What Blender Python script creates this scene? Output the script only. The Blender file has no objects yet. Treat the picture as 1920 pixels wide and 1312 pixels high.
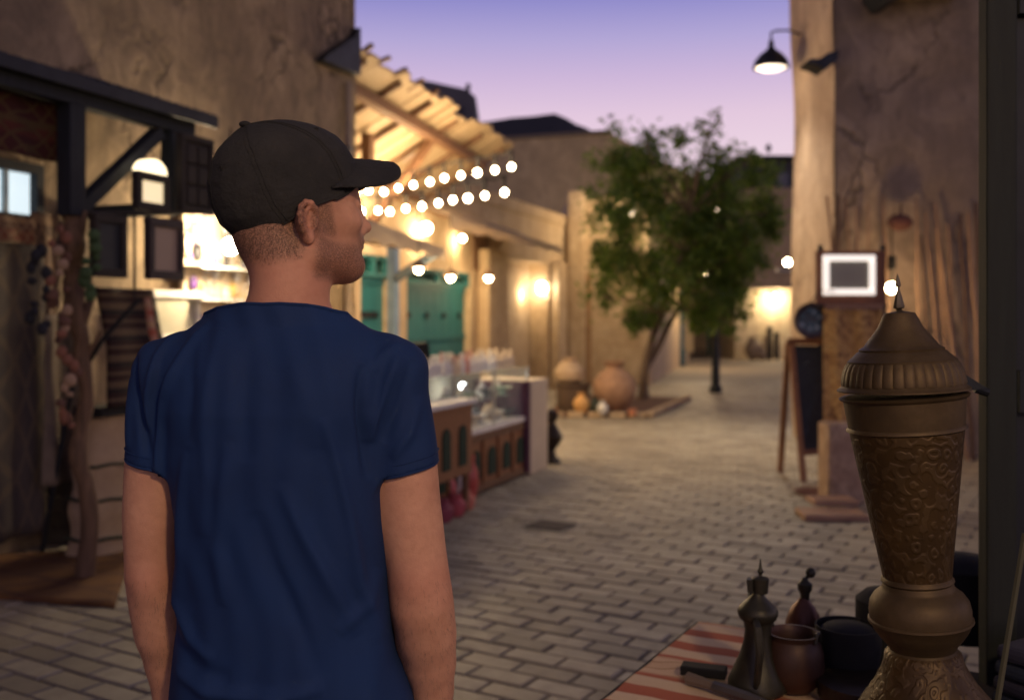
import bpy, bmesh, math, random
import numpy as np
from mathutils import Vector, Matrix, noise as mnoise
random.seed(7)
RS = np.random.RandomState(11)
PI = math.pi
sc = bpy.context.scene
col = sc.collection

# ------------------------------------------------------------------ camera
F = 1867.0                       # focal length in photo pixels (35 mm on a 36 mm sensor)
HZ, EYE = 600.0, 1.47            # horizon row, eye height
cd = bpy.data.cameras.new('camera'); cam = bpy.data.objects.new('camera', cd); col.objects.link(cam)
cam.location = (0, 0, EYE); cam.rotation_euler = (PI/2, 0, 0)
cd.lens = 35.0; cd.sensor_width = 36.0
cd.shift_y = -(656.0-HZ)/1920.0
cd.clip_start = 0.05; cd.clip_end = 3000
cd.dof.use_dof = True; cd.dof.focus_distance = 1.66; cd.dof.aperture_fstop = 2.9
sc.camera = cam

# ------------------------------------------------------------------ sky
wd = bpy.data.worlds.new('World'); sc.world = wd; wd.use_nodes = True
nt = wd.node_tree; nt.nodes.clear()
out = nt.nodes.new('ShaderNodeOutputWorld'); bg = nt.nodes.new('ShaderNodeBackground')
tc = nt.nodes.new('ShaderNodeTexCoord'); sp = nt.nodes.new('ShaderNodeSeparateXYZ'); rp = nt.nodes.new('ShaderNodeValToRGB')
nt.links.new(tc.outputs['Generated'], sp.inputs[0]); nt.links.new(sp.outputs['Z'], rp.inputs[0])
nt.links.new(rp.outputs[0], bg.inputs[0]); nt.links.new(bg.outputs[0], out.inputs[0])
stops = [(0.0, (.60, .40, .30)), (.06, (.86, .61, .58)), (.165, (.84, .65, .76)), (.20, (.77, .58, .73)), (.235, (.62, .475, .70)),
         (.27, (.45, .385, .67)), (.306, (.28, .262, .60)), (.45, (.120, .110, .22)), (1.0, (.07, .06, .085))]
cr = rp.color_ramp
while len(cr.elements) > 1: cr.elements.remove(cr.elements[-1])
cr.elements[0].position = stops[0][0]; cr.elements[0].color = (*stops[0][1], 1)
for p_, c_ in stops[1:]:
    e_ = cr.elements.new(p_); e_.color = (*c_, 1)
bg.inputs[1].default_value = 1.0
sc.view_settings.view_transform = 'Standard'; sc.view_settings.look = 'None'
sc.view_settings.exposure = 0.0; sc.view_settings.gamma = 1.0; sc.view_settings.use_curve_mapping = False
sc.render.engine = 'CYCLES'
sc.cycles.use_denoising = True
sc.cycles.max_bounces = 6; sc.cycles.sample_clamp_indirect = 4.0; sc.cycles.sample_clamp_direct = 0.0
sc.cycles.caustics_reflective = False; sc.cycles.caustics_refractive = False
LK = 1.12                          # one factor for all lamps

# ------------------------------------------------------------------ geometry of the place
def W(px, py, D): return Vector(((px-960.0)*D/F, D, EYE-(py-HZ)*D/F))
def G(px, py, z=0.0):
    D = (EYE-z)*F/(py-HZ); return Vector(((px-960.0)*D/F, D, z))
U = Vector((.37, 1, 0)).normalized()          # the bazaar front runs along U
NIN = Vector((-U.y, U.x, 0))                  # into the buildings
FO = Vector((-5.485, 0, 0))
FL = Matrix(((U.x, NIN.x, 0, FO.x), (U.y, NIN.y, 0, FO.y), (0, 0, 1, 0), (0, 0, 0, 1)))
def son(px, yin):
    k = (px-960.0)/F
    return (k*NIN.y*yin - FO.x - NIN.x*yin)/(U.x-k*U.y)
def don(px, yin): return (FL @ Vector((son(px, yin), yin, 0))).y
def zon(px, py, yin): return EYE-(py-HZ)*don(px, yin)/F

# ------------------------------------------------------------------ objects
MATOF = {}
def tag(o, label=None, cat=None, group=None, kind=None):
    if label: o['label'] = label
    if cat: o['category'] = cat
    if group: o['group'] = group
    if kind: o['kind'] = kind
    return o
def thing(name, label, cat, loc, group=None, rz=0.0):
    o = bpy.data.objects.new(name, None); col.objects.link(o)
    o.empty_display_size = .1
    o.location = loc; o.rotation_euler = (0, 0, rz)
    MATOF[o.name] = Matrix.Translation(Vector(loc)) @ Matrix.Rotation(rz, 4, 'Z')
    return tag(o, label, cat, group)
def link(name, me, parent=None, loc=None):
    """me holds world coordinates; they are moved into the thing's own frame"""
    o = bpy.data.objects.new(name, me); col.objects.link(o)
    if parent is not None:
        M = MATOF[parent.name]; me.transform(M.inverted())
        o.parent = parent; MATOF[o.name] = M
    else:
        if loc is None:
            c = [v.co for v in me.vertices]
            loc = Vector((sum(v.x for v in c)/len(c), sum(v.y for v in c)/len(c), min(v.z for v in c)))
        M = Matrix.Translation(Vector(loc)); me.transform(M.inverted()); o.location = loc; MATOF[o.name] = M
    return o
def copy_tree(o, M):
    """copy a thing and its parts; M moves the thing's matrix"""
    c = o.copy(); col.objects.link(c); m = M @ o.matrix_basis
    c.matrix_basis = m
    def rec(a, b):
        for ch in a.children:
            d = ch.copy(); col.objects.link(d); d.parent = b; rec(ch, d)
    rec(o, c)
    return c

class MB:
    def __init__(s, M=None):
        s.v = []; s.f = []; s.M = M or Matrix.Identity(4); s.mi = []; s.cur = 0
    def add(s, vs, fs, M=None):
        n = len(s.v); T = s.M @ M if M else s.M
        s.v += [T @ Vector(v) for v in vs]; s.f += [tuple(i+n for i in f) for f in fs]; s.mi += [s.cur]*len(fs)
        return s
    def box(s, x0, x1, y0, y1, z0, z1, M=None):
        vs = [(x, y, z) for x in (x0, x1) for y in (y0, y1) for z in (z0, z1)]
        fs = [(0, 1, 3, 2), (4, 6, 7, 5), (0, 4, 5, 1), (2, 3, 7, 6), (0, 2, 6, 4), (1, 5, 7, 3)]
        return s.add(vs, fs, M)
    def cbox(s, c, sz, M=None):
        return s.box(c[0]-sz[0]/2, c[0]+sz[0]/2, c[1]-sz[1]/2, c[1]+sz[1]/2, c[2]-sz[2]/2, c[2]+sz[2]/2, M)
    def beam(s, a, b, w, h=None, up=(0, 0, 1)):
        a = Vector(a); b = Vector(b); h = h or w; d = (b-a); L = d.length; d = d/L
        x = d.cross(Vector(up))
        if x.length < 1e-4: x = d.cross(Vector((0, 1, 0)))
        x.normalize(); y = x.cross(d)
        M = Matrix((( x.x, d.x, y.x, a.x), (x.y, d.y, y.y, a.y), (x.z, d.z, y.z, a.z), (0, 0, 0, 1)))
        return s.box(-w/2, w/2, 0, L, -h/2, h/2, M)
    def tube(s, pts, r, n=8, caps=True):
        pts = [Vector(p) for p in pts]; rr = r if isinstance(r, (list, tuple)) else [r]*len(pts)
        rings = []; prev = None
        for i, p in enumerate(pts):
            d = (pts[min(i+1, len(pts)-1)]-pts[max(i-1, 0)])
            d = d.normalized() if d.length > 1e-9 else Vector((0, 0, 1))
            x = prev if prev is not None else (Vector((1, 0, 0)) if abs(d.x) < .8 else Vector((0, 1, 0)))
            x = (x-d*x.dot(d)).normalized(); prev = x; y = d.cross(x)
            rings.append([p+(x*math.cos(2*PI*k/n)+y*math.sin(2*PI*k/n))*rr[i] for k in range(n)])
        vs = [v for g in rings for v in g]; fs = []
        for i in range(len(pts)-1):
            for k in range(n): fs.append((i*n+k, i*n+(k+1) % n, (i+1)*n+(k+1) % n, (i+1)*n+k))
        if caps: fs += [tuple(range(n))[::-1], tuple(range((len(pts)-1)*n, len(pts)*n))]
        return s.add(vs, fs)
    def lathe(s, prof, c=(0, 0, 0), n=32, M=None, mod=None):
        """prof: (radius, z) pairs"""
        vs = []; fs = []
        for r, z in prof:
            for k in range(n):
                a = 2*PI*k/n; q = r*(mod(a, z) if mod else 1)
                vs.append((c[0]+q*math.cos(a), c[1]+q*math.sin(a), c[2]+z))
        for i in range(len(prof)-1):
            for k in range(n): fs.append((i*n+k, i*n+(k+1) % n, (i+1)*n+(k+1) % n, (i+1)*n+k))
        if prof[0][0] > 1e-4: fs.append(tuple(range(n))[::-1])
        if prof[-1][0] > 1e-4: fs.append(tuple(range((len(prof)-1)*n, len(prof)*n)))
        return s.add(vs, fs, M)
    def ball(s, c, r, n=12, m=8):
        rx, ry, rz = (r, r, r) if not isinstance(r, (tuple, list)) else r
        vs = []; fs = []
        for i in range(m+1):
            t = PI*i/m
            for k in range(n):
                a = 2*PI*k/n; vs.append((c[0]+rx*math.sin(t)*math.cos(a), c[1]+ry*math.sin(t)*math.sin(a), c[2]-rz*math.cos(t)))
        for i in range(m):
            for k in range(n): fs.append((i*n+k, i*n+(k+1) % n, (i+1)*n+(k+1) % n, (i+1)*n+k))
        return s.add(vs, fs)
    def grid(s, fn, nu, nv):
        vs = [fn(i/nu, j/nv) for j in range(nv+1) for i in range(nu+1)]
        fs = [(j*(nu+1)+i, j*(nu+1)+i+1, (j+1)*(nu+1)+i+1, (j+1)*(nu+1)+i) for j in range(nv) for i in range(nu)]
        return s.add(vs, fs)
    def prism(s, outline, y0, y1, M=None):
        """outline of (x, z); extruded along y"""
        n = len(outline)
        vs = [(x, y0, z) for x, z in outline]+[(x, y1, z) for x, z in outline]
        fs = [tuple(range(n)), tuple(range(n, 2*n))[::-1]]+[(i, (i+1) % n, n+(i+1) % n, n+i) for i in range(n)]
        return s.add(vs, fs, M)
    def mesh(s, name, mats, smooth=False):
        me = bpy.data.meshes.new(name); me.from_pydata([tuple(v) for v in s.v], [], s.f); me.validate()
        for m in (mats if isinstance(mats, (list, tuple)) else [mats]): me.materials.append(m)
        if any(s.mi) and len(me.polygons) == len(s.mi): me.polygons.foreach_set('material_index', s.mi)
        bm = bmesh.new(); bm.from_mesh(me); bmesh.ops.recalc_face_normals(bm, faces=bm.faces)
        if smooth: bmesh.ops.remove_doubles(bm, verts=bm.verts, dist=1e-6)
        bm.to_mesh(me); bm.free()
        if smooth:
            me.polygons.foreach_set('use_smooth', [True]*len(me.polygons))
            try: me.set_sharp_from_angle(angle=math.radians(38))
            except Exception: pass
        me.update()
        return me
    def build(s, name, mats, parent=None, smooth=False, loc=None, bevel=0):
        o = link(name, s.mesh(name, mats, smooth), parent, loc)
        if bevel:
            b = o.modifiers.new('bevel', 'BEVEL'); b.width = bevel; b.segments = 2; b.limit_method = 'ANGLE'
        return o

# ------------------------------------------------------------------ materials
def newmat(name):
    m = bpy.data.materials.new(name); m.use_nodes = True; n = m.node_tree; n.nodes.clear()
    o = n.nodes.new('ShaderNodeOutputMaterial'); b = n.nodes.new('ShaderNodeBsdfPrincipled'); n.links.new(b.outputs[0], o.inputs[0])
    return m, n, b
def N(n, t, **kw):
    x = n.nodes.new(t)
    for k, v in kw.items():
        if k.startswith('i_'): x.inputs[k[2:].replace('_', ' ')].default_value = v
        else: setattr(x, k, v)
    return x
def coords(n, kind='Object', scale=(1, 1, 1), rot=(0, 0, 0)):
    if kind == 'World':
        t = n.nodes.new('ShaderNodeNewGeometry'); o = t.outputs['Position']
    else:
        t = n.nodes.new('ShaderNodeTexCoord'); o = t.outputs[kind]
    mp = n.nodes.new('ShaderNodeMapping'); mp.inputs['Scale'].default_value = scale; mp.inputs['Rotation'].default_value = rot
    n.links.new(o, mp.inputs[0]); return mp.outputs[0]
def noi(n, vec, scale, detail=6, rough=.6, dist=0):
    x = N(n, 'ShaderNodeTexNoise'); x.inputs['Scale'].default_value = scale; x.inputs['Detail'].default_value = detail
    x.inputs['Roughness'].default_value = rough; x.inputs['Distortion'].default_value = dist
    n.links.new(vec, x.inputs['Vector']); return x.outputs['Fac']
def ramp(n, fac, stops, interp='LINEAR'):
    r = n.nodes.new('ShaderNodeValToRGB'); r.color_ramp.interpolation = interp; e = r.color_ramp.elements
    while len(e) > 1: e.remove(e[-1])
    c = lambda q: (*q, 1) if len(q) == 3 else q
    e[0].position = stops[0][0]; e[0].color = c(stops[0][1])
    for p, q in stops[1:]: e.new(p).color = c(q)
    n.links.new(fac, r.inputs[0]); return r.outputs[0]
def mix(n, fac, a, b, mode='MIX'):
    m = n.nodes.new('ShaderNodeMix'); m.data_type = 'RGBA'; m.blend_type = mode; m.clamp_factor = True
    def put(sock, v):
        if isinstance(v, (int, float)): sock.default_value = v
        elif isinstance(v, (tuple, list)): sock.default_value = (*v, 1) if len(v) == 3 else v
        else: n.links.new(v, sock)
    put(m.inputs[0], fac); put(m.inputs[6], a); put(m.inputs[7], b); return m.outputs[2]
def math_(n, op, a, b=None, c=None):
    m = n.nodes.new('ShaderNodeMath'); m.operation = op
    for i, v in enumerate((a, b, c)):
        if v is None: continue
        if isinstance(v, (int, float)): m.inputs[i].default_value = v
        else: n.links.new(v, m.inputs[i])
    return m.outputs[0]
def bump(n, b, h, strength=.5, dist=.01):
    x = n.nodes.new('ShaderNodeBump'); x.inputs['Strength'].default_value = strength; x.inputs['Distance'].default_value = dist
    n.links.new(h, x.inputs['Height']); n.links.new(x.outputs[0], b.inputs['Normal']); return x
_mc = {}
def M_plain(name, c, c2=None, scale=8, rough=.8, metal=0, bmp=.3, bs=40, coord='Object', stretch=(1, 1, 1), bd=.004):
    if name in _mc: return _mc[name]
    m, n, b = newmat(name); v = coords(n, coord, stretch)
    c2 = c2 or tuple(x*.7 for x in c)
    f = noi(n, v, scale, 6, .62)
    n.links.new(ramp(n, f, [(.3, c2), (.68, c)]), b.inputs['Base Color'])
    b.inputs['Roughness'].default_value = rough; b.inputs['Metallic'].default_value = metal
    g = noi(n, v, scale*2.3, 4, .5)
    n.links.new(math_(n, 'MULTIPLY_ADD', g, .25, rough-.12), b.inputs['Roughness'])
    if bmp: bump(n, b, noi(n, v, bs, 5, .6), bmp, bd)
    _mc[name] = m; return m
def M_wood(name, c, c2, rough=.65, axis=2, scale=3.0):
    if name in _mc: return _mc[name]
    m, n, b = newmat(name); s = [14, 14, 14]; s[axis] = 1.2
    v = coords(n, 'Object', tuple(s)); f = noi(n, v, scale, 5, .65, .4)
    f2 = noi(n, coords(n, 'Object'), 2.5, 3)
    cc = ramp(n, f, [(.3, c2), (.65, c)])
    n.links.new(mix(n, math_(n, 'MULTIPLY', f2, .5), cc, tuple(x*.55 for x in c)), b.inputs['Base Color'])
    b.inputs['Roughness'].default_value = rough; bump(n, b, f, .35, .004); _mc[name] = m; return m
def M_plaster(name, c, dark, light, seed=0.0, crack=.5, scale=1.0):
    if name in _mc: return _mc[name]
    m, n, b = newmat(name)
    v = coords(n, 'World', (scale, scale, scale*.75)); mp = v.node; mp.inputs['Location'].default_value = (seed, seed*.7, seed*.3)
    big = noi(n, v, .9, 8, .68, .6); mid = noi(n, v, 3.6, 7, .7, .8); fine = noi(n, v, 26, 5, .6)
    streak = noi(n, coords(n, 'World', (2.2*scale, 2.2*scale, .35*scale)), 1.3, 6, .7, .8)
    c1 = ramp(n, big, [(.32, dark), (.52, c), (.70, light)])
    c2 = mix(n, ramp(n, mid, [(.38, (.85,)*3), (.58, (0,)*3)]), c1, dark)
    c3 = mix(n, math_(n, 'MULTIPLY', ramp(n, streak, [(.5, (0,)*3), (.7, (1,)*3)]), .38), c2, tuple(x*.62 for x in dark))
    vo = N(n, 'ShaderNodeTexVoronoi', feature='DISTANCE_TO_EDGE'); vo.inputs['Scale'].default_value = 1.1*scale
    dv = n.nodes.new('ShaderNodeVectorMath'); dv.operation = 'ADD'; nz = N(n, 'ShaderNodeTexNoise'); nz.inputs['Scale'].default_value = 2.2
    nz.inputs['Detail'].default_value = 6
    n.links.new(v, nz.inputs['Vector']); n.links.new(v, dv.inputs[0])
    sc_ = n.nodes.new('ShaderNodeVectorMath'); sc_.operation = 'SCALE'; sc_.inputs['Scale'].default_value = .9
    n.links.new(nz.outputs['Color'], sc_.inputs[0]); n.links.new(sc_.outputs[0], dv.inputs[1]); n.links.new(dv.outputs[0], vo.inputs['Vector'])
    ck = ramp(n, vo.outputs['Distance'], [(0, (1,)*3), (.025, (0,)*3)])
    ckm = math_(n, 'MULTIPLY', ck, math_(n, 'MULTIPLY', ramp(n, big, [(.45, (0,)*3), (.56, (1,)*3)]), crack))
    c4 = mix(n, ckm, c3, tuple(x*.35 for x in dark))
    n.links.new(c4, b.inputs['Base Color']); b.inputs['Roughness'].default_value = .93
    h = math_(n, 'ADD', math_(n, 'MULTIPLY', mid, .7), math_(n, 'MULTIPLY', fine, .18))
    h = math_(n, 'SUBTRACT', h, math_(n, 'MULTIPLY', ckm, .5))
    bump(n, b, h, .9, .045); _mc[name] = m; return m
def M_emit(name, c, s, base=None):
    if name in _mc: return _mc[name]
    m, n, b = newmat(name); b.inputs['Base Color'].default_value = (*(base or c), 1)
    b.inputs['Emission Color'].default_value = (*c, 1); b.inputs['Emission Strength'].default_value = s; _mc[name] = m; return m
def M_rug(name, ca, cb, cc, su=6, sv=14, stripes=True, coord='Generated', ax=(0, 2)):
    """woven rug: bands across with diamond motifs"""
    if name in _mc: return _mc[name]
    m, n, b = newmat(name); t = n.nodes.new('ShaderNodeTexCoord'); s = n.nodes.new('ShaderNodeSeparateXYZ')
    n.links.new(t.outputs[coord], s.inputs[0]); u = s.outputs[ax[0]]; v = s.outputs[ax[1]]
    du = math_(n, 'PINGPONG', math_(n, 'MULTIPLY', u, su), .5); dv = math_(n, 'PINGPONG', math_(n, 'MULTIPLY', v, sv), .5)
    dia = math_(n, 'ADD', du, dv)
    band = math_(n, 'FRACT', math_(n, 'MULTIPLY', v, sv*.5))
    c1 = ramp(n, band, [(0, ca), (.45, ca), (.5, cb), (.72, cb), (.78, cc), (.9, cc), (.95, ca)], 'CONSTANT') if stripes else ramp(n, noi(n, coords(n, coord), 3), [(.4, ca), (.6, cb)])
    c2 = mix(n, ramp(n, dia, [(.36, (0,)*3), (.4, (1,)*3), (.55, (1,)*3), (.6, (0,)*3)]), c1, cc)
    f = noi(n, coords(n, 'Object'), 30, 4); c3 = mix(n, math_(n, 'MULTIPLY', f, .55), c2, tuple(x*.4 for x in ca))
    n.links.new(c3, b.inputs['Base Color']); b.inputs['Roughness'].default_value = .95
    bump(n, b, noi(n, coords(n, 'Object'), 240, 2), .5, .002); _mc[name] = m; return m

PL_BIG = M_plaster('plaster_brown', (.35, .26, .16), (.17, .125, .08), (.50, .38, .24), 3.0, .85)
PL_FAC = M_plaster('plaster_ochre', (.55, .42, .27), (.42, .30, .18), (.64, .50, .34), 9.0, .35)
PL_RIGHT = M_plaster('plaster_umber', (.34, .26, .185), (.20, .15, .11), (.45, .35, .255), 21.0, .8)
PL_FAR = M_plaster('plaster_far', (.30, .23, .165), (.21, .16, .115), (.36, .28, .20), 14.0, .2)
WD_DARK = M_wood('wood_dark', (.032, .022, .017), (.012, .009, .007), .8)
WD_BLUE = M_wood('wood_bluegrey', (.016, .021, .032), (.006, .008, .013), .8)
WD_BRN = M_wood('wood_brown', (.20, .10, .05), (.09, .045, .022))
WD_PALE = M_wood('wood_pale', (.60, .46, .29), (.38, .27, .16))
WD_RED = M_wood('wood_red', (.22, .085, .04), (.10, .038, .018))
TEAL = M_wood('teal_paint', (.022, .175, .185), (.012, .11, .12), .6)
METAL_D = M_plain('metal_dark', (.03, .035, .045), (.015, .017, .022), 6, .5, .6, .15)
WHITE = M_plain('white_paint', (.78, .76, .72), (.62, .59, .54), 7, .6, 0, .15)
BLACKM = M_plain('black_matte', (.007, .007, .008), (.004, .004, .005), 8, .85, 0, .1)
CLAY = M_plain('clay', (.42, .25, .155), (.26, .15, .095), 9, .85, 0, .4)
BULB = M_emit('bulb_glow', (1.0, .76, .46), 50*LK)
BULBW = M_emit('bulb_glow_white', (1.0, .84, .62), 60*LK)
GLASS, _n, _b = newmat('clear_glass')
_b.inputs['Base Color'].default_value = (.7, .85, .8, 1); _b.inputs['Roughness'].default_value = .05; _b.inputs['Alpha'].default_value = .10
MIRROR, _n, _b = newmat('mirror_glass')
_b.inputs['Base Color'].default_value = (.62, .62, .62, 1); _b.inputs['Metallic'].default_value = 1; _b.inputs['Roughness'].default_value = .07
def bulb_light(p, power, color=(1, .66, .34), r=.04, name='bulb_light', parent=None):
    d = bpy.data.lights.new(name, 'POINT'); d.energy = power*LK; d.color = color; d.shadow_soft_size = r
    o = bpy.data.objects.new(name, d); col.objects.link(o); o.location = p
    if parent is not None:
        o.parent = parent; o.matrix_parent_inverse = MATOF[parent.name].inverted()
    return o
# ================================================================== SETTING
JOINT = M_plain('joint_sand', (.09, .075, .058), (.045, .038, .03), 30, .95, 0, .3, 90)
def ground_mat():
    m, n, b = newmat('far_paving'); v = coords(n, 'World', (1, 1, 1), (0, 0, math.radians(31)))
    br = N(n, 'ShaderNodeTexBrick'); br.inputs['Scale'].default_value = 1.0
    br.inputs['Color1'].default_value = (.37, .30, .21, 1); br.inputs['Color2'].default_value = (.31, .25, .17, 1)
    br.inputs['Mortar'].default_value = (.07, .06, .05, 1); br.inputs['Mortar Size'].default_value = .006
    br.inputs['Brick Width'].default_value = .27; br.inputs['Row Height'].default_value = .135
    n.links.new(v, br.inputs['Vector']); n.links.new(mix(n, noi(n, v, .8), br.outputs['Color'], (.2, .17, .135)), b.inputs['Base Color'])
    b.inputs['Roughness'].default_value = .75; return m
mb = MB(); mb.box(-260, 260, -60, 420, -.6, -.016)
tag(mb.build('ground', JOINT, loc=(0, 0, 0)), kind='structure')
mb = MB(); DFAR = 24.0
mb.add([(-12, DFAR, -.001), (30, DFAR, -.001), (60, 120, -.001), (-12, 120, -.001)], [(0, 1, 2, 3)])
tag(mb.build('far_pavement', ground_mat(), loc=(0, 40, 0)), kind='structure')

def paver_mat():
    m, n, b = newmat('paver_stone')
    gi = n.nodes.new('ShaderNodeNewGeometry'); oi = n.nodes.new('ShaderNodeObjectInfo')
    rnd = math_(n, 'FRACT', math_(n, 'ADD', gi.outputs['Random Per Island'], math_(n, 'MULTIPLY', oi.outputs['Random'], 7.3)))
    c = ramp(n, rnd, [(0, (.25, .21, .155)), (.35, (.36, .31, .23)), (.7, (.41, .355, .265)), (1, (.49, .43, .33))])
    w = coords(n, 'World'); st = noi(n, w, .55, 6, .65, .5); fine = noi(n, w, 85, 4, .6); mid = noi(n, w, 9, 5, .65)
    c = mix(n, math_(n, 'MULTIPLY', ramp(n, st, [(.42, (0,)*3), (.62, (1,)*3)]), .35), c, (.17, .145, .115))
    c = mix(n, math_(n, 'MULTIPLY', ramp(n, mid, [(.45, (0,)*3), (.7, (1,)*3)]), .4), c, (.15, .13, .105))
    c = mix(n, math_(n, 'MULTIPLY', fine, .3), c, (.12, .105, .085))
    n.links.new(c, b.inputs['Base Color'])
    n.links.new(math_(n, 'MULTIPLY_ADD', mid, .35, .42), b.inputs['Roughness'])
    bump(n, b, math_(n, 'ADD', math_(n, 'MULTIPLY', fine, .5), mid), .35, .004); return m
PAVER = paver_mat()
pav = bpy.data.objects.new('pavement', None); col.objects.link(pav); tag(pav, kind='structure'); MATOF[pav.name] = Matrix.Identity(4)
ang = math.radians(-31); E1 = Vector((math.cos(ang), math.sin(ang), 0)); E2 = Vector((-E1.y, E1.x, 0)); BL, BW = .27, .135
def paver_verts(bl, bw):
    a, c = bl/2-.006, bw/2-.0055; ch = .007; vs = []
    for (x, y, z) in ((a, c, -.03), (a, c, -.006), (a-ch, c-ch, 0)):
        vs += [(-x, -y, z), (x, -y, z), (x, y, z), (-x, y, z)]
    fs = [(8, 9, 10, 11)]
    for l in (0, 4):
        for k in range(4): fs.append((l+k, l+(k+1) % 4, l+4+(k+1) % 4, l+4+k))
    return vs, fs
PV, PF = paver_verts(BL, BW)
cells = []
for j in range(-60, 320):
    for i in range(-140, 160):
        c = E1*((i+(.5 if j % 2 else 0))*BL)+E2*(j*BW)
        if c.y < 1.2 or c.y > DFAR+.1: continue
        if abs(c.x) > .56*c.y+.6: continue
        xl = -5.485+.37*c.y-1.8
        if c.x < xl: continue
        cells.append(c)
cells.sort(key=lambda c: (0 if (c.y > 3.75 and abs(c.x) < .515*c.y and not (-.39*c.y-.0 < c.x < -.06*c.y)) else 1, c.length))
pm = []
for k in range(4):
    me = bpy.data.meshes.new('paver'); me.from_pydata([(x+random.uniform(-.0012, .0012), y+random.uniform(-.0012, .0012), z) for x, y, z in PV], [], PF)
    me.materials.append(PAVER); pm.append(me)
for k, c in enumerate(cells[:298]):
    o = bpy.data.objects.new('paver', pm[k % 4]); col.objects.link(o); o.parent = pav
    o.location = (c.x, c.y, random.uniform(-.004, .004)); o.rotation_euler = (random.gauss(0, .006), random.gauss(0, .004), ang+random.gauss(0, .008))
R31 = Matrix.Rotation(ang, 3, 'Z'); V = []; FF = []
for c in cells[298:]:
    n0 = len(V); rx, ry = random.gauss(0, .006), random.gauss(0, .004); dz = random.uniform(-.004, .004)
    for x, y, z in PV:
        p = R31 @ Vector((x, y, 0)); V.append((c.x+p.x, c.y+p.y, z+dz+rx*y+ry*x))
    FF += [tuple(i+n0 for i in f) for f in PF]
me = bpy.data.meshes.new('paver_field'); me.from_pydata(V, [], FF); me.materials.append(PAVER)
tag(link('paver_field', me, pav), kind='stuff')

# hill behind the roofs
def outline_hill():
    pts = [(840, 290), (880, 232), (915, 228), (960, 221), (1000, 218), (1040, 213), (1062, 222), (1080, 233), (1100, 240), (1118, 252), (1150, 262), (1200, 292), (1300, 330), (1500, 360), (1800, 380), (2600, 470)]
    mb = MB(); D0 = 140.0; vs = []; R = 10
    for k in range(R+1):
        t = k/R; dd = D0+220*t; 
        for (x, y) in pts:
            p = W(x, y, D0); h = p.z*(1-t)**1.3 if k else p.z
            vs.append((p.x*(1+.6*t), dd, h if k else p.z))
    n = len(pts); base = len(vs)
    for (x, y) in pts:
        p = W(x, y, D0); vs.append((p.x, D0-30, -.5))
    fs = [(k*n+i, k*n+i+1, (k+1)*n+i+1, (k+1)*n+i) for k in range(R) for i in range(n-1)]
    fs += [(base+i, base+i+1, i+1, i) for i in range(n-1)]
    mb.add(vs, fs); return mb
tag(outline_hill().build('hill', M_plain('hill_rock', (.030, .032, .042), (.02, .022, .03), .05, .95, 0, 0), loc=(0, 200, 0)), kind='structure')

# ================================================================== LEFT BUILDING WITH THE LEAN-TO STALL
def bx_wall(mb, s0, s1, y0, y1, z0, z1): mb.box(s0, s1, y0, y1, z0, z1)
S_END = son(665, 0)
HT = 6.6
left_b = thing('plaster_building', 'tall brown cracked plaster building on the left behind the lean-to stall', 'building', FL @ Vector((8, 2, 0)))
def wavy_wall(M, s0, s1, z0, z1, y, nu, nv, amp=.03, seed=0, thick=.5):
    mb = MB(M)
    def fn(u, v):
        s = s0+(s1-s0)*u; z = z0+(z1-z0)*v
        d = mnoise.noise(Vector((s*.9+seed, z*.9, seed)))*amp+mnoise.noise(Vector((s*3+seed, z*3, 5)))*amp*.3
        return (s, y+d, z)
    mb.grid(fn, nu, nv)
    return mb
m_ = wavy_wall(FL, -3.0, S_END, 0, HT, 0, 80, 40, .035, 1.0)
m_.build('wall', PL_BIG, left_b, smooth=True)
mb = MB(FL); mb.box(-3, S_END-.02, .06, 5.0, 0, HT-.02)
mb.prism([(S_END-.06, 0), (S_END+.03, 0), (S_END-.0, HT), (S_END-.06, HT)], .0, 5.0); mb.build('wall', PL_BIG, left_b)
# parapet water spout near the corner
mb = MB(FL); s_a = son(585, -.25); zt = zon(650, 50, 0)
mb.prism([(son(590, 0), zon(620, 128, 0)), (S_END-.05, zon(620, 124, 0)), (S_END-.05, zon(650, 48, 0)), (S_END-.16, zon(650, 70, 0)), (son(600, 0), zon(600, 104, 0))], -.10, .05)
mb.build('spout', METAL_D, left_b)
mb = MB(FL); mb.tube([(son(652, -.06), -.06, zon(652, 160, 0)), (son(652, -.06), -.06, .1)], .035, 10); mb.build('drain_pipe', M_plain('pipe_paint', (.26, .2, .15), rough=.6), left_b, smooth=True)
for z_ in (3.2, 2.2, 1.2):
    mb = MB(FL); mb.box(son(652, -.06)-.05, son(652, -.06)+.05, -.10, .04, z_, z_+.03); mb.build('pipe_bracket', METAL_D, left_b)
mb = MB(FL); mb.box(son(455, 0), son(476, 0), -.005, .10, zon(465, 236, 0), zon(465, 214, 0)); mb.build('recess_patch', M_plain('recess_dark', (.10, .06, .04)), left_b)  # dark block: shade of a small recess put into its colour
# window on the far left, lit from inside
wy = -.04; s0, s1 = son(-60, wy), son(58, wy); z0, z1 = zon(30, 402, wy), zon(30, 322, wy)
fr = MB(FL)
for a in ((s0-.06, s1+.06, z1, z1+.06), (s0-.06, s1+.06, z0-.06, z0), (s0-.06, s0, z0, z1), (s1, s1+.06, z0, z1)): fr.box(a[0], a[1], wy-.05, wy+.09, a[2], a[3])
wf = fr.build('window_frame', WD_BLUE, left_b)
mb = MB(FL); mb.box(s0, s1-.0, wy+.01, wy+.02, z0, z1); mb.build('pane', M_emit('window_glow', (.72, .86, .92), 1.0), wf)
mb = MB(FL); mb.box(son(2, wy), son(9, wy), wy-.03, wy+.005, z0, z1); mb.build('shade_strip', M_plain('shade_strip_grey', (.45, .52, .55)), wf)  # grey strip painted for the slight shade at the pane's left edge

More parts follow.
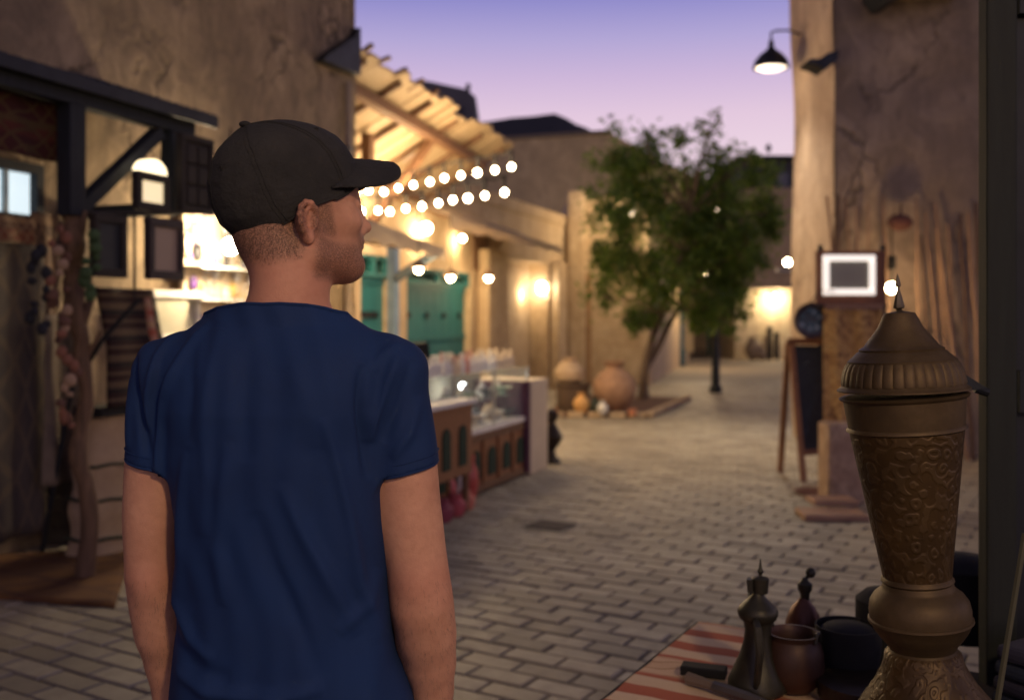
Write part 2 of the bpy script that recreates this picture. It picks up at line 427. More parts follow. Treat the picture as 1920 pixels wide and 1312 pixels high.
# lean-to
YC = -.9
sa, sb = son(-60, YC), son(392, YC); za, zb = zon(0, 122, YC), zon(385, 236, YC)
lean = thing('lean_to', 'dark lean-to with sheet metal roof and blue-grey posts on the left building', 'stall roof', FL @ Vector(((sa+sb)/2, YC, 0)))
nsheet = 5
for k in range(nsheet):
    u0 = sa-1.0+(sb-sa+1.0)*k/nsheet; u1 = sa-1.0+(sb-sa+1.0)*(k+1)/nsheet+.04
    mb = MB(FL)
    def fn(u, v):
        s = u0+(u1-u0)*u; y = YC-.05+(-YC+.02)*v
        return (s, y, za+.04+(.26)*v+.012*math.sin((s)*2*PI/.09)+.004*k)
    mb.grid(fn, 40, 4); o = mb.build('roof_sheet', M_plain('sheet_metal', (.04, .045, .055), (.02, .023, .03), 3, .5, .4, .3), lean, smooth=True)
    sm = o.modifiers.new('t', 'SOLIDIFY'); sm.thickness = .006
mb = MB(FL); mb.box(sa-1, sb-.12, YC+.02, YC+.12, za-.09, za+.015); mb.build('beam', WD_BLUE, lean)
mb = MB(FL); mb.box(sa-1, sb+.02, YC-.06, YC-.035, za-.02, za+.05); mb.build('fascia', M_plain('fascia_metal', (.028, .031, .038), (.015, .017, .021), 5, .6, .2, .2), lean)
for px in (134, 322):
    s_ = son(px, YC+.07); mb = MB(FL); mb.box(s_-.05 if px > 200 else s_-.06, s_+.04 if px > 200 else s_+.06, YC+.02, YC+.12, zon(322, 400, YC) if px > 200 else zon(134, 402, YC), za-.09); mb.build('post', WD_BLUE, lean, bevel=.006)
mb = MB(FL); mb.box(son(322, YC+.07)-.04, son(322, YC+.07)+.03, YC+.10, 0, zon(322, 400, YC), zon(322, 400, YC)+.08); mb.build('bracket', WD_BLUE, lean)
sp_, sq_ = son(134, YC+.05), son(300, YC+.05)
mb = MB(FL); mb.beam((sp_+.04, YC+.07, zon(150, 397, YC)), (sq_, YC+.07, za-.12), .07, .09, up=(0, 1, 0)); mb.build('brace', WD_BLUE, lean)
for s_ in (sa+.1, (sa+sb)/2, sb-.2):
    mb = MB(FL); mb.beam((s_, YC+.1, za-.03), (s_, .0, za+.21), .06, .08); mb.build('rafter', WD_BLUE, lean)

def cloth(name, px0, px1, py0, py1, yin, mat, label, cat, wav=.02, freq=9, group=None, th=.006, ends=None, nx=30, nz=24, sag=0):
    s0, s1 = son(px0, yin), son(px1, yin); z1, z0 = zon((px0+px1)/2, py0, yin), zon((px0+px1)/2, py1, yin)
    mb = MB(FL); ph = random.random()*9
    def fn(u, v):
        a = wav*math.sin(u*freq+ph+v*1.5)*(.35+.65*(1-v))+wav*.5*mnoise.noise(Vector((u*4+ph, v*3, 1)))
        return (s0+(s1-s0)*u+.01*mnoise.noise(Vector((v*5, ph, u))), yin+a, z0+(z1-z0)*v - (sag*math.sin(PI*u)*v) + (.012*mnoise.noise(Vector((u*6, ph, 3))) if v == 0 else 0))
    mb.grid(fn, nx, nz); o = mb.build(name, mat, None, smooth=True)
    k = o.modifiers.new('t', 'SOLIDIFY'); k.thickness = th
    return tag(o, label, cat, group)
RUG_DARK = M_rug('rug_dark', (.035, .03, .035), (.07, .05, .045), (.13, .10, .08), 5, 7)
cloth('hanging_rug', -60, 118, 138, 290, -.72, M_rug('rug_maroon', (.06, .012, .010), (.11, .025, .015), (.10, .06, .02), 5, 4), 'dark maroon rug hung high under the lean-to roof', 'rug', .03)
cloth('hanging_carpet', -40, 82, 455, 1010, -.20, M_rug('carpet_floral', (.085, .066, .058), (.055, .045, .048), (.12, .09, .065), 3, 5, False), 'large patterned brown carpet hanging at the far left under the lit window', 'carpet', .02)
cloth('hanging_cloth', 82, 152, 590, 905, -.30, M_plain('cloth_taupe', (.20, .155, .12), (.13, .10, .08), 5, .95, 0, .4, 120), 'plain taupe cloth hanging right of the patterned carpet', 'cloth', .02)
cloth('hanging_cloth', -30, 62, 405, 452, -.35, M_rug('rug_rust', (.22, .08, .045), (.15, .09, .06), (.3, .2, .12), 5, 2), 'short rust red cloth strip right below the lit window', 'cloth', .02)
cloth('hanging_cloth', 60, 108, 400, 600, -.10, M_rug('rug_brown', (.16, .10, .07), (.10, .06, .045), (.25, .16, .1), 2, 4), 'narrow brown woven strip between carpet and shell garlands', 'cloth', .02)

# gnarled driftwood trunk with garlands of shells
tr = thing('driftwood_trunk', 'pale gnarled driftwood trunk standing upright by the rug stand', 'driftwood', W(150, 1000, 6.2)*1)
_dp = don(140, YC+.07)
tr_pts = [(158, 600+EYE*F/_dp, _dp), (160, 900, _dp), (152, 800, _dp), (157, 700, _dp), (150, 620, _dp), (139, 540, _dp), (136, 470, _dp), (134, 402, _dp)]
mb = MB(); _k = [Vector(W(*q)) for q in tr_pts]; _l = []; _r = []; _q = [.06, .045, .048, .045, .052, .058, .066, .06]
for i in range(len(_k)-1):
    for j in range(5):
        f_ = j/5; _l.append(_k[i].lerp(_k[i+1], f_)+Vector((mnoise.noise(Vector((i+f_, 1, 0))), mnoise.noise(Vector((i+f_, 4, 0))), 0))*.05); _r.append((_q[i]+(_q[i+1]-_q[i])*f_)*(1+.45*mnoise.noise(Vector(((i+f_)*1.7, 9, 0)))))
_l.append(_k[-1]); _r.append(.06)
mb.tube(_l, _r, 10); mb.build('trunk', M_wood('driftwood', (.21, .125, .072), (.06, .036, .022), .85), tr, smooth=True)
for pts, r in (([(150, 620, _dp), (170, 560, _dp), (166, 500, _dp)], .025), ([(138, 540, _dp), (120, 470, _dp-.03), (114, 415, _dp-.03)], .03), ([(136, 470, _dp), (152, 430, _dp), (160, 395, _dp)], .03), ([(155, 700, _dp), (172, 655, _dp), (190, 620, _dp)], .02)):
    mb = MB(); mb.tube([W(*p) for p in pts], [r*1.3, r, r*.4], 8); mb.build('branch', _mc['driftwood'], tr, smooth=True)
SHELLC = [M_plain('shell_cream', (.42, .28, .18)), M_plain('shell_rose', (.28, .12, .075)), M_plain('shell_brown', (.16, .08, .055)), M_plain('shell_blue', (.02, .022, .03))]
for gi, (x, y0, y1, D, lb) in enumerate(((110, 430, 640, 5.4, 'cream and rose shells on a cord left of the driftwood trunk, upper garland'), (128, 660, 800, 5.4, 'few amber shells on a cord beside the driftwood trunk, below the upper garland'), (72, 470, 620, 5.4, 'dark tassel garland hanging against the patterned carpet edge'), (168, 440, 560, 5.4, 'green leafy garland hanging left of the dark framed mirror'))):
    t = thing('shell_garland' if gi < 3 else 'leaf_garland', lb, 'garland', W(x, y1, D), None)
    mb = MB(); mb.tube([W(x, y0-20, D), W(x, y1, D)], .003, 5); mb.build('cord', WD_DARK, t)
    k = y0
    while k < y1:
        mb = MB(); p = W(x+random.uniform(-16, 16), k, D+random.uniform(-.05, .05)); r = random.uniform(.02, .038)
        mb.ball(p, (r, r*.6, r*random.uniform(.7, 1.3)), 9, 6)
        mm = random.choice(SHELLC[:3]) if gi < 2 else (SHELLC[3] if gi == 2 else M_plain('leaf_soft', (.06, .11, .04)))
        mb.build('shell' if gi < 3 else 'leaf', mm, t, smooth=True); k += random.uniform(9, 17)

# stand with striped rugs, leaning strap
st = thing('rug_stand', 'dark metal stand holding striped rugs in front of the mirrors', 'stand', FL @ Vector((son(220, -.6), -.6, 0)))
sA, sB = son(168, -.6), son(272, -.6); zS = zon(220, 548, -.6)
for s_ in (sA, sB):
    mb = MB(FL); mb.tube([(s_-.0, -.60, zS), (s_+.02, -.20, 0)], .014, 8); mb.build('leg', METAL_D, st)
mb = MB(FL); mb.tube([(sA-.05, -.62, zS), (sB+.05, -.62, zS)], .016, 8); mb.build('rail', METAL_D, st)
mb = MB(FL)
def fn(u, v):
    q = v*2.0
    return (sA+(sB-sA)*u, -.64-.10*min(1, q*1.0)*.9-.01*math.sin(u*9), zS+.02-(zS-zon(220, 762, -.6))*v)
mb.grid(fn, 20, 30); o = mb.build('striped_rug', M_rug('rug_stripes', (.028, .008, .008), (.012, .008, .010), (.13, .085, .05), 0, 9), None, smooth=True); k = o.modifiers.new('t', 'SOLIDIFY'); k.thickness = .02
tag(o, 'maroon and tan striped rug draped over the dark metal stand', 'rug')
mb = MB(); mb.tube([W(262, 560, 5.8), W(225, 600, 5.7), W(190, 640, 5.65), W(160, 690, 5.7)], .014, 6); tag(mb.build('strap', BLACKM), 'black strap slung diagonally across the striped rug', 'strap')
mb = MB(); mb.tube([W(276, 560, 5.9), W(285, 620, 5.85), W(298, 668, 5.8)], [.02, .024, .02], 8); tag(mb.build('beaded_band', M_rug('band_red', (.45, .13, .07), (.6, .4, .2), (.5, .3, .2), 1, 6)), 'red and gold woven band hanging at the right edge of the striped rug', 'band')
# cream bundle tied with green rope
bu = thing('cloth_bundle', 'tall cream cloth bundle tied with dark green rope under the striped rug', 'bundle', FL @ Vector((son(215, -.55), -.55, 0)))
s0, s1 = son(170, -.55), son(330, -.55); zt = zon(200, 775, -.55)
mb = MB(FL)
def fn(u, v):
    a = 2*PI*u; w = (s1-s0)/2*(1.0+.18*(1-v)+.03*math.cos(v*19)); d = .16*(1+.06*math.cos(v*19))
    ex = lambda q: math.copysign(abs(q)**.6, q)
    return ((s0+s1)/2+w*ex(math.cos(a))+.01*mnoise.noise(Vector((a, v*5, 2))), -.5+d*ex(math.sin(a)), zt*v)
mb.grid(fn, 36, 30); mb.box(s0, s1, -.6, -.4, zt-.02, zt-.005); mb.build('sack', M_plain('canvas_cream', (.50, .37, .23), (.38, .27, .17), 6, .95, 0, .5, 90), bu, smooth=True)
for y_ in (875, 940, 1012):
    z_ = zon(200, y_, -.6); mb = MB(FL); q = 1.0+.18*(1-z_/zt)
    mb.tube([((s0+s1)/2+((s1-s0)/2*q+.008)*math.copysign(abs(math.cos(a))**.6, math.cos(a)), -.5+(.17)*math.copysign(abs(math.sin(a))**.6, math.sin(a)), z_-.02*math.cos(a)+.01*math.sin(a*5)) for a in [2*PI*k/28 for k in range(29)]], .012, 6)
    mb.build('rope', M_plain('rope_green', (.04, .05, .03)), bu, smooth=True)
mb = MB(FL); mb.box(sA-.03, sB+.25, -.72, -.5, zt+.0, zt+.06); tag(mb.build('plank', BLACKM), 'black plank lying across the top of the cream bundle', 'plank')

# framed mirrors and carved panel
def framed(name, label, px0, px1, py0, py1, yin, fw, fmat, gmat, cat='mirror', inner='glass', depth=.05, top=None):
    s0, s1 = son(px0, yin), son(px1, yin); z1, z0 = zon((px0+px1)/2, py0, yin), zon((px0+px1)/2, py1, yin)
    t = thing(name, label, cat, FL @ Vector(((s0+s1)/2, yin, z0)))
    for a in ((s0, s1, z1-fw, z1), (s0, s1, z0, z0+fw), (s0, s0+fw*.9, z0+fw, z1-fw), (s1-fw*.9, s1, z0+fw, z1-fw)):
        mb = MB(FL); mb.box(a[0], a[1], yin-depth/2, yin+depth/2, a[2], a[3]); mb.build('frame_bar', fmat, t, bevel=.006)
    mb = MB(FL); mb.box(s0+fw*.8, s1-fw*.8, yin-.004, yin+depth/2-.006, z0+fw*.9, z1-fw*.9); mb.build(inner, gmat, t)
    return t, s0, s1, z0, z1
framed('framed_mirror', 'tall dark-framed mirror showing blackness, left of the pair above the striped rug', 172, 234, 402, 520, -1.02, .05, WD_DARK, M_plain('smoked_glass', (.016, .02, .025), rough=.6, bmp=0))
framed('framed_mirror', 'tall mirror in wide dark purple-brown frame, right of the pair above the white frame', 275, 341, 410, 525, -1.02, .055, M_wood('wood_plum', (.035, .018, .022), (.018, .010, .014)), M_plain('tan_glass', (.40, .29, .21), (.34, .25, .19), 2, .5, 0, 0))
framed('framed_mirror', 'small dark-framed mirror with painted lamp glow, hanging on the post above the pair', 252, 314, 325, 396, -1.02, .05, WD_DARK, M_emit('mirror_painted_glow', (1.0, .80, .48), .85))  # lamp reflections painted on the glass as plain emission
s0, s1 = son(254, -1.0), son(310, -1.0); zc = zon(282, 330, -1.0)
mb = MB(FL); mb.prism([(s0+.02+(s1-s0-.04)*(.5-.5*math.cos(PI*k/12)), zc+.015+.085*math.sin(PI*k/12)) for k in range(13)], -1.03, -.96)
tag(mb.build('half_round_lamp', M_emit('shade_glow', (1.0, .82, .50), 2.4)), 'glowing half-round cream lamp shade just above the small dark mirror', 'lamp')
cp, s0, s1, z0, z1 = framed('carved_panel', 'dark carved wooden shutter panel hanging right of the small mirror', 336, 396, 256, 400, -1.02, .04, WD_DARK, WD_DARK, 'panel', 'board')
for r_ in range(3):
    for c_ in range(2):
        mb = MB(FL); a = s0+.05+(s1-s0-.1)*c_/2; b_ = a+(s1-s0-.1)/2-.015; e = z0+.05+(z1-z0-.1)*r_/3; mb.box(a, b_, -1.045, -1.00, e, e+(z1-z0-.1)/3-.015); mb.build('carved_square', WD_DARK, cp, bevel=.008)
framed('white_frame', 'ornate white frame standing lit under the right dark-framed mirror', 276, 372, 545, 640, -.17, .055, WHITE, M_plain('pale_linen', (.5, .48, .38), (.42, .4, .3), 4, .8, 0, .1), 'picture frame', 'canvas')
mb = MB(FL); mb.tube([(son(247, -1.02), -1.04, zon(247, 400, -1.02)), (son(247, -1.02), -1.04, zon(247, 560, -1.02))], .008, 6); tag(mb.build('hanging_rod', WD_DARK), 'thin dark rod hanging between the two tall framed mirrors', 'rod')
mb = MB(FL); mb.tube([(son(165, -1.02), -1.03, zon(165, 399, -1.02)), (son(400, -1.02), -1.03, zon(400, 399, -1.02))], .011, 6); tag(mb.build('hanging_rail', WD_DARK), 'thin dark horizontal rail above the pair of tall framed mirrors', 'rail')

# lit jewellery display
SH = son(405, -.35)
s0, s1 = son(344, -.12), son(540, -.12); z0, z1 = 0.75, zon(400, 402, -.12)
db = thing('display_board', 'cream jewellery display board with shelf glowing behind the man', 'display', FL @ Vector(((s0+s1)/2, -.12, 0)))
mb = MB(FL); mb.box(s0, s1, -.12, -.08, z0, z1); mb.build('board', M_plain('cream_board', (.80, .68, .50), (.68, .55, .38), 3, .8), db)
mb = MB(FL); mb.box(s0-.05, s1+.1, -.52, -.12, .70, .75); mb.build('table_top', WHITE, db)
for s_ in (s0, s1+.04):
    for y_ in (-.50, -.17):
        mb = MB(FL); mb.box(s_-.02, s_+.02, y_, y_+.04, 0, .70); mb.build('leg', WD_DARK, db)
for z_ in (zon(400, 500, -.2), zon(400, 560, -.2)):
    mb = MB(FL); mb.box(s0, s1, -.29, -.12, z_-.02, z_); mb.build('shelf', WHITE, db)
oc = [('violet', M_plain('orn_violet', (.16, .08, .30), rough=.4)), ('white', M_plain('orn_white', (.8, .78, .78), rough=.4)), ('black', M_plain('orn_black', (.02, .02, .025), rough=.3)), ('gold', M_plain('orn_gold', (.6, .4, .12), rough=.3)), ('silver', M_plain('orn_silver', (.5, .5, .52), rough=.25))]
for k in range(84):
    cn, mm = random.choice(oc); s_ = random.uniform(s0+.03, son(474, -.12)); z_ = random.uniform(z0+.25, z1-.08); L = random.uniform(.04, .10)
    mb = MB(FL); mb.tube([(s_, -.135, z_+L+.06), (s_, -.135, z_)], .002, 4); r = random.uniform(.022, .055)
    if k % 2: mb.ball((s_, -.145, z_), (r, r*.5, r*1.4), 8, 6)
    else: mb.tube([(s_+r*1.6*math.cos(a), -.142, z_+r*2.2*math.sin(a)) for a in [2*PI*q/12 for q in range(13)]], .006, 5)
    tag(mb.build('ornament', mm, None, smooth=True), f'{"large" if r > .038 else "small"} {cn} {"drop" if k % 2 else "hoop"} ornament on the {"upper" if z_ > zon(400, 490, -.12) else ("middle" if z_ > zon(400, 560, -.12) else "lower")} {"left" if s_ < son(385, -.12) else ("centre" if s_ < son(430, -.12) else "right")} part of the lit display board', 'ornament', 'ornaments on the display board')
lp = thing('stall_lamp', 'blazing bare bulb lamp hanging in front of the jewellery board behind the neck', 'lamp', W(432, 462, 7.75))
mb = MB(); mb.ball(W(432, 462, 7.75), .065, 14, 10); mb.build('bulb', M_emit('stall_bulb_glow', (1, .82, .55), 60*LK), lp, smooth=True)
mb = MB(); mb.tube([W(432, 445, 7.75), W(432, 240, 7.75)], .006, 6); mb.tube([W(432, 446, 7.75), W(432, 432, 7.75)], .03, 10); mb.build('cord', BLACKM, lp)
bulb_light(W(424, 472, 7.60), 58, (1, .76, .46), .06, parent=lp)

# rug on the ground at the left and bits behind it
g = [G(-120, 1060), G(236, 1040), G(232, 1112), G(150, 1136), G(-60, 1108)]
mb = MB(); pts = [Vector((p.x, p.y, 0)) for p in g]
a0, a1, b0, b1 = G(-160, 1050), G(250, 1030), G(-190, 1112), G(215, 1140)
def fn(u, v):
    p = (a0.lerp(a1, u)).lerp(b0.lerp(b1, u), v); return (p.x, p.y, .012+.006*mnoise.noise(Vector((p.x*4, p.y*4, 0)))+(.004 if 0 < u < 1 else 0))
mb.grid(fn, 30, 12); o = mb.build('floor_rug', M_rug('rug_ochre', (.15, .065, .022), (.22, .10, .025), (.12, .05, .022), 3, 4, False, ax=(0, 1)), None, smooth=True); k = o.modifiers.new('t', 'SOLIDIFY'); k.thickness = .012
tag(o, 'worn ochre and brown rug lying on the paving at the lower left', 'rug')
bowl = [(.04, 0), (.10, .03), (.14, .08), (.15, .11), (.14, .11), (.09, .035), (0, .02)]
for (x, y, s_, mm, lb) in ((105, 1000, .9, WHITE, 'small white bowl on the ground behind the ochre rug'), (30, 1005, 1.3, M_plain('box_grey', (.25, .2, .18)), 'grey-brown basin on the ground at the far left behind the ochre rug'),):
    p = G(x, y, 0); mb = MB(); mb.lathe([(r*s_, z*s_) for r, z in bowl], p, 20); tag(mb.build('bowl', mm, None, smooth=True), lb, 'bowl')
for (x, y, w, h, mm, lb) in ((110, 960, .34, .42, M_plain('crate_dark', (.05, .04, .03)), 'dark wooden crate on the ground below the taupe cloth'), (22, 960, .40, .30, M_plain('crate_olive', (.10, .09, .045)), 'olive crate on the ground below the patterned carpet')):
    p = G(x, 1010, 0); t = thing('crate', lb, 'crate', p)
    for z_ in np.arange(0, h, .11):
        for (dx, dy, sx, sy) in ((0, -.15, w, .02), (0, .15, w, .02), (-w/2, 0, .02, .3), (w/2, 0, .02, .3)):
            mb = MB(); mb.cbox((p.x+dx, p.y+dy, z_+.05), (sx, sy, .085)); mb.build('slat', mm, t)
    mb = MB(); mb.cbox((p.x, p.y, .015), (w-.04, .28, .02)); mb.build('bottom', mm, t)
    mb = MB(); mb.cbox((p.x, p.y, h*.5), (w-.05, .26, h*.7)); tag(mb.build('folded_cloth', RUG_DARK, None, bevel=.02), 'dark folded cloth packed inside the '+lb.split(' on ')[0], 'cloth')
# ================================================================== MIDDLE BUILDING (set back behind a recess)
YF = 1.5
mid = thing('ochre_building', 'ochre plastered building with teal shutters and a lit doorway behind the display counter', 'building', FL @ Vector((19, YF+2, 0)))
sE = son(1064, YF); zTop = zon(950, 376, YF)
def fs(px): return son(px, YF)
openings = [(fs(676), fs(732), 0, zon(700, 478, YF)), (fs(763), fs(882), 0, zon(820, 506, YF)), (fs(944), fs(1028), 0, zon(985, 488, YF))]
# wall as panels round the openings
segs = [S_END-1.0]+[v for o_ in openings for v in o_[:2]]+[sE]
mb = MB(FL)
for i in range(0, len(segs), 2): mb.box(segs[i], segs[i+1], YF, YF+.5, 0, zTop)
for (a, b_, z0, z1) in openings: mb.box(a, b_, YF, YF+.5, z1, zTop)
mb.build('wall', PL_FAC, mid)
mb = MB(FL); mb.box(segs[0], sE-.02, YF+.5, YF+5, 0, zTop-.03); mb.build('wall', PL_FAC, mid)
mb = MB(FL); mb.box(segs[0], sE, YF-.04, YF+.02, zTop-.16, zTop+.06); mb.build('cornice', PL_FAC, mid)
# buttress piers
for px0, px1 in ((895, 933), (1030, 1046)):
    mb = MB(FL); a, b_ = fs(px0), fs(px1); zz = zon(915, 470, YF)
    mb.prism([(a, 0), (b_, 0), (b_-.02, zz), (a+.02, zz)], YF-.22, YF); mb.build('pier', PL_FAC, mid, bevel=.03)
# teal shutters: planks, rails and studs
def teal_door(a, b_, z1, nm, top):
    n = max(3, int((b_-a)/.28)); t = mid
    for k in range(n):
        x0 = a+(b_-a)*k/n+.006; x1 = a+(b_-a)*(k+1)/n-.006
        mb = MB(FL); mb.box(x0, x1, YF+.12, YF+.15, .03, z1-top); mb.build('shutter_plank', TEAL, t)
    mb = MB(FL); mb.box(a, b_, YF+.16, YF+.2, 0, z1); mb.build('shutter_back', M_plain('teal_deep', (.01, .07, .065)), t)
    for q in (.35, 1.15, z1-top-.10):
        mb = MB(FL); mb.box(a+.02, b_-.02, YF+.09, YF+.118, q, q+.09); mb.build('shutter_rail', TEAL, t)
    for q in (z1-top, z1-.05):
        mb = MB(FL); mb.box(a, b_, YF+.02, YF+.11, q, q+.05); mb.build('transom_bar', TEAL, t)
    for x in (a, (a+b_)/2-.03, b_-.06):
        mb = MB(FL); mb.box(x, x+.06, YF+.02, YF+.118, z1-top+.05, z1-.05); mb.build('transom_post', TEAL, t)
    for x in np.linspace(a+.25, b_-.25, 4):
        for z_ in (.8, 1.5):
            mb = MB(FL); mb.box(x-.035, x+.035, YF+.075, YF+.115, z_, z_+.09); mb.build('latch', METAL_D, t)
teal_door(openings[1][0], openings[1][1], openings[1][3], 'b', .24)
teal_door(openings[0][0], openings[0][1], openings[0][3], 'a', .30)
# doorway with dark door and lit plaster inside
a, b_, z0, z1 = openings[2]
mb = MB(FL); mb.box(a, b_, YF+.42, YF+.5, 0, z1); mb.build('niche_wall', PL_FAC, mid)
mb = MB(FL); mb.box(fs(947), fs(968), YF+.36, YF+.418, 0, zon(957, 540, YF)); dr = mb.build('door', WD_DARK, mid)
mb = MB(FL); mb.box(fs(947)-.02, fs(969), YF+.33, YF+.418, zon(957, 540, YF), zon(957, 532, YF)); mb.build('lintel', WD_BRN, mid)
mb = MB(FL); mb.box(fs(936), fs(944)-.01, YF-.03, YF, 0, z1); mb.build('door_frame', WD_BRN, mid)
# dark upper windows and a bracket
for px0, px1, p0, p1 in ((886, 914, 440, 506), (722, 742, 300, 330)):
    mb = MB(FL); mb.box(fs(px0), fs(px1), YF-.03, YF+.02, zon(px0, p1, YF), zon(px0, p0, YF)); mb.build('window', WD_BRN, mid)
# end wall of the next house: faces the camera
nb = thing('ochre_house', 'narrow ochre house jutting out behind the tree, lit warm on its near face', 'building', Vector((3.5, 24, 0)))
DN = 22.5; xa, xb = W(1065, 0, DN).x, W(1218, 0, DN).x; zN = W(1100, 368, DN).z
mb = MB(); mb.box(xa, xb, DN, DN+9, 0, zN); mb.build('wall', PL_FAC, nb, bevel=.06)
mb = MB(); mb.box(W(1062, 0, DN).x, W(1096, 0, DN).x, DN-.30, DN, 0, zN+.1); mb.build('pier', PL_FAC, nb, bevel=.05)
mb = MB(); mb.box(W(1098, 0, DN).x, W(1108, 0, DN).x, DN-.05, DN, 0, 2.5); mb.build('door_edge', M_plain('edge_ochre', (.40, .24, .12)), nb)
lamp = None
# gabled house behind, tower, right-hand far house, closing house
gb = thing('gabled_house', 'large dim gabled house rising behind the ochre building, left of the tree', 'building', W(1050, 690, 34))
D1 = 34.0; ol = [(780, 262), (915, 262), (1010, 256), (1130, 247), (1145, 249), (1240, 300), (1300, 330), (1300, 660), (780, 660)]
mb = MB(); P_ = [W(x, y, D1) for x, y in ol]; mb.prism([(p.x, max(p.z, 0)) for p in P_], D1, D1+8); mb.build('wall', M_plaster('plaster_dusk', (.44, .34, .20), (.33, .26, .155), (.52, .41, .25), 40, .2), gb)
mb = MB(); q0, q1 = W(915, 262, D1), W(1145, 247, D1); mb.beam((q0.x, D1-.03, q0.z), (q1.x, D1-.03, q1.z), .12, .10, up=(0, 1, 0)); mb.build('parapet', M_plain('parapet_dark', (.16, .13, .1)), gb)
mb = MB(); p = W(1143, 250, D1+1); mb.tube([p, p+Vector((0, 0, .55))], .012, 5); mb.ball(p+Vector((0, 0, .6)), .07, 8, 6); tag(mb.build('roof_antenna', M_plain('pale_metal', (.4, .38, .4))), 'thin pale antenna with round tip on the gabled roof', 'antenna')
tw = thing('roof_tower', 'blue-grey tower with small knob above the plank canopy', 'tower', W(860, 640, 40))
D2 = 40; ol = [(778, 300), (778, 150), (806, 153), (838, 160), (868, 166), (880, 172), (892, 182), (892, 300)]
mb = MB(); mb.prism([(W(x, y, D2).x, W(x, y, D2).z) for x, y in ol]+[(W(892, 300, D2).x, 0), (W(778, 300, D2).x, 0)], D2, D2+4); mb.build('wall', M_plain('tower_wall', (.10, .10, .115), (.07, .07, .085), .8), tw)
mb = MB(); p = W(876, 172, D2); mb.tube([p, p+Vector((0, .3, .1)), W(878, 160, D2)], [.12, .09, .1], 8); mb.build('knob', M_plain('tower_dark', (.03, .03, .04)), tw)
mb = MB(); a, b_ = W(858, 200, D2-.03), W(870, 216, D2-.03); mb.box(a.x, b_.x, D2-.05, D2, b_.z, a.z); mb.build('window', M_plain('tower_window', (.04, .04, .055)), tw)

fb = thing('far_house', 'dim two-storey house closing the lane right of the tree, over a lit wall', 'building', W(1440, 660, 37))
D3 = 36.0; zl = W(0, 540, D3).z
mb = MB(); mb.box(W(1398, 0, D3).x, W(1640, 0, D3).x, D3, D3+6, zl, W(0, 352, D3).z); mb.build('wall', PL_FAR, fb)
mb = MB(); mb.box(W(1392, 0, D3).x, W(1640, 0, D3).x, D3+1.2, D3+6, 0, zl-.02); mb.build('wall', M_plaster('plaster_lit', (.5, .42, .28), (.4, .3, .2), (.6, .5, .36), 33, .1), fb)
mb = MB(); mb.box(W(1402, 0, D3).x, W(1600, 0, D3).x, D3+.8, D3+6.5, W(0, 350, D3).z, W(0, 292, D3).z); mb.build('roof_storey', M_plain('roof_dark', (.035, .037, .05)), fb)
mb = MB(); mb.box(W(1404, 0, D3).x-.3, W(1600, 0, D3).x, D3+.5, D3+6.5, W(0, 293, D3).z, W(0, 287, D3).z); mb.build('roof', M_plain('roof_dark2', (.02, .022, .03)), fb)
for px in (1432, 1470):
    mb = MB(); mb.box(W(px, 0, D3).x, W(px+20, 0, D3).x, D3+.77, D3+.8, W(0, 345, D3).z, W(0, 318, D3).z); mb.build('window', M_plain('win_blue', (.05, .06, .1), rough=.3, bmp=0), fb)
mb = MB(); p = W(1441, 288, D3+1); mb.tube([p, W(1441, 268, D3+1)], .03, 5); mb.cbox(W(1441, 278, D3+1), (.2, .03, .2)); tag(mb.build('roof_antenna', METAL_D), 'stubby dark antenna on the far roof right of the tree', 'antenna')
cb = thing('lane_house', 'low ochre house with teal door at the end of the lane behind the tree', 'building', W(1340, 660, 44))
D4 = 42.0
mb = MB(); mb.box(W(1205, 0, D4).x, W(1400, 0, D4).x, D4, D4+6, 0, W(0, 500, D4).z); mb.build('wall', PL_FAC, cb)
for k in range(4):
    a = 1326+9.2*k; mb = MB(); mb.box(W(a, 0, D4).x, W(a+8.6, 0, D4).x, D4-.08, D4, 0, W(0, 600, D4).z); mb.build('door_plank', TEAL, cb)
mb = MB(); mb.box(W(1376, 0, D4).x, W(1381, 0, D4).x, D4-.1, D4, 0, W(0, 604, D4).z); mb.build('door_edge', WD_RED, cb)
mb = MB(); mb.box(W(1296, 0, D4).x, W(1320, 0, D4).x, D4-.5, D4-.05, 0, W(0, 654, D4).z); mb.build('step', PL_FAR, cb)
sd = thing('lane_wall', 'ochre garden wall running along the lane behind the tree trunk', 'wall', Vector((4.5, 30, 0)))
mb = MB(); p0, p1 = G(1218, 722), G(1292, 676); d = (p1-p0); nrm = Vector((-d.y, d.x, 0)).normalized()*.4
for k in range(3):
    a = p0.lerp(p1, k/3); b_ = p0.lerp(p1, (k+1)/3)
    mb = MB(); mb.add([a, b_, b_+nrm, a+nrm]+[q+Vector((0, 0, 2.9-.25*k)) for q in (a, b_, b_+nrm, a+nrm)], [(0, 1, 2, 3), (4, 5, 6, 7), (0, 1, 5, 4), (1, 2, 6, 5), (2, 3, 7, 6), (3, 0, 4, 7)]); mb.build('wall_section', PL_FAC, sd)
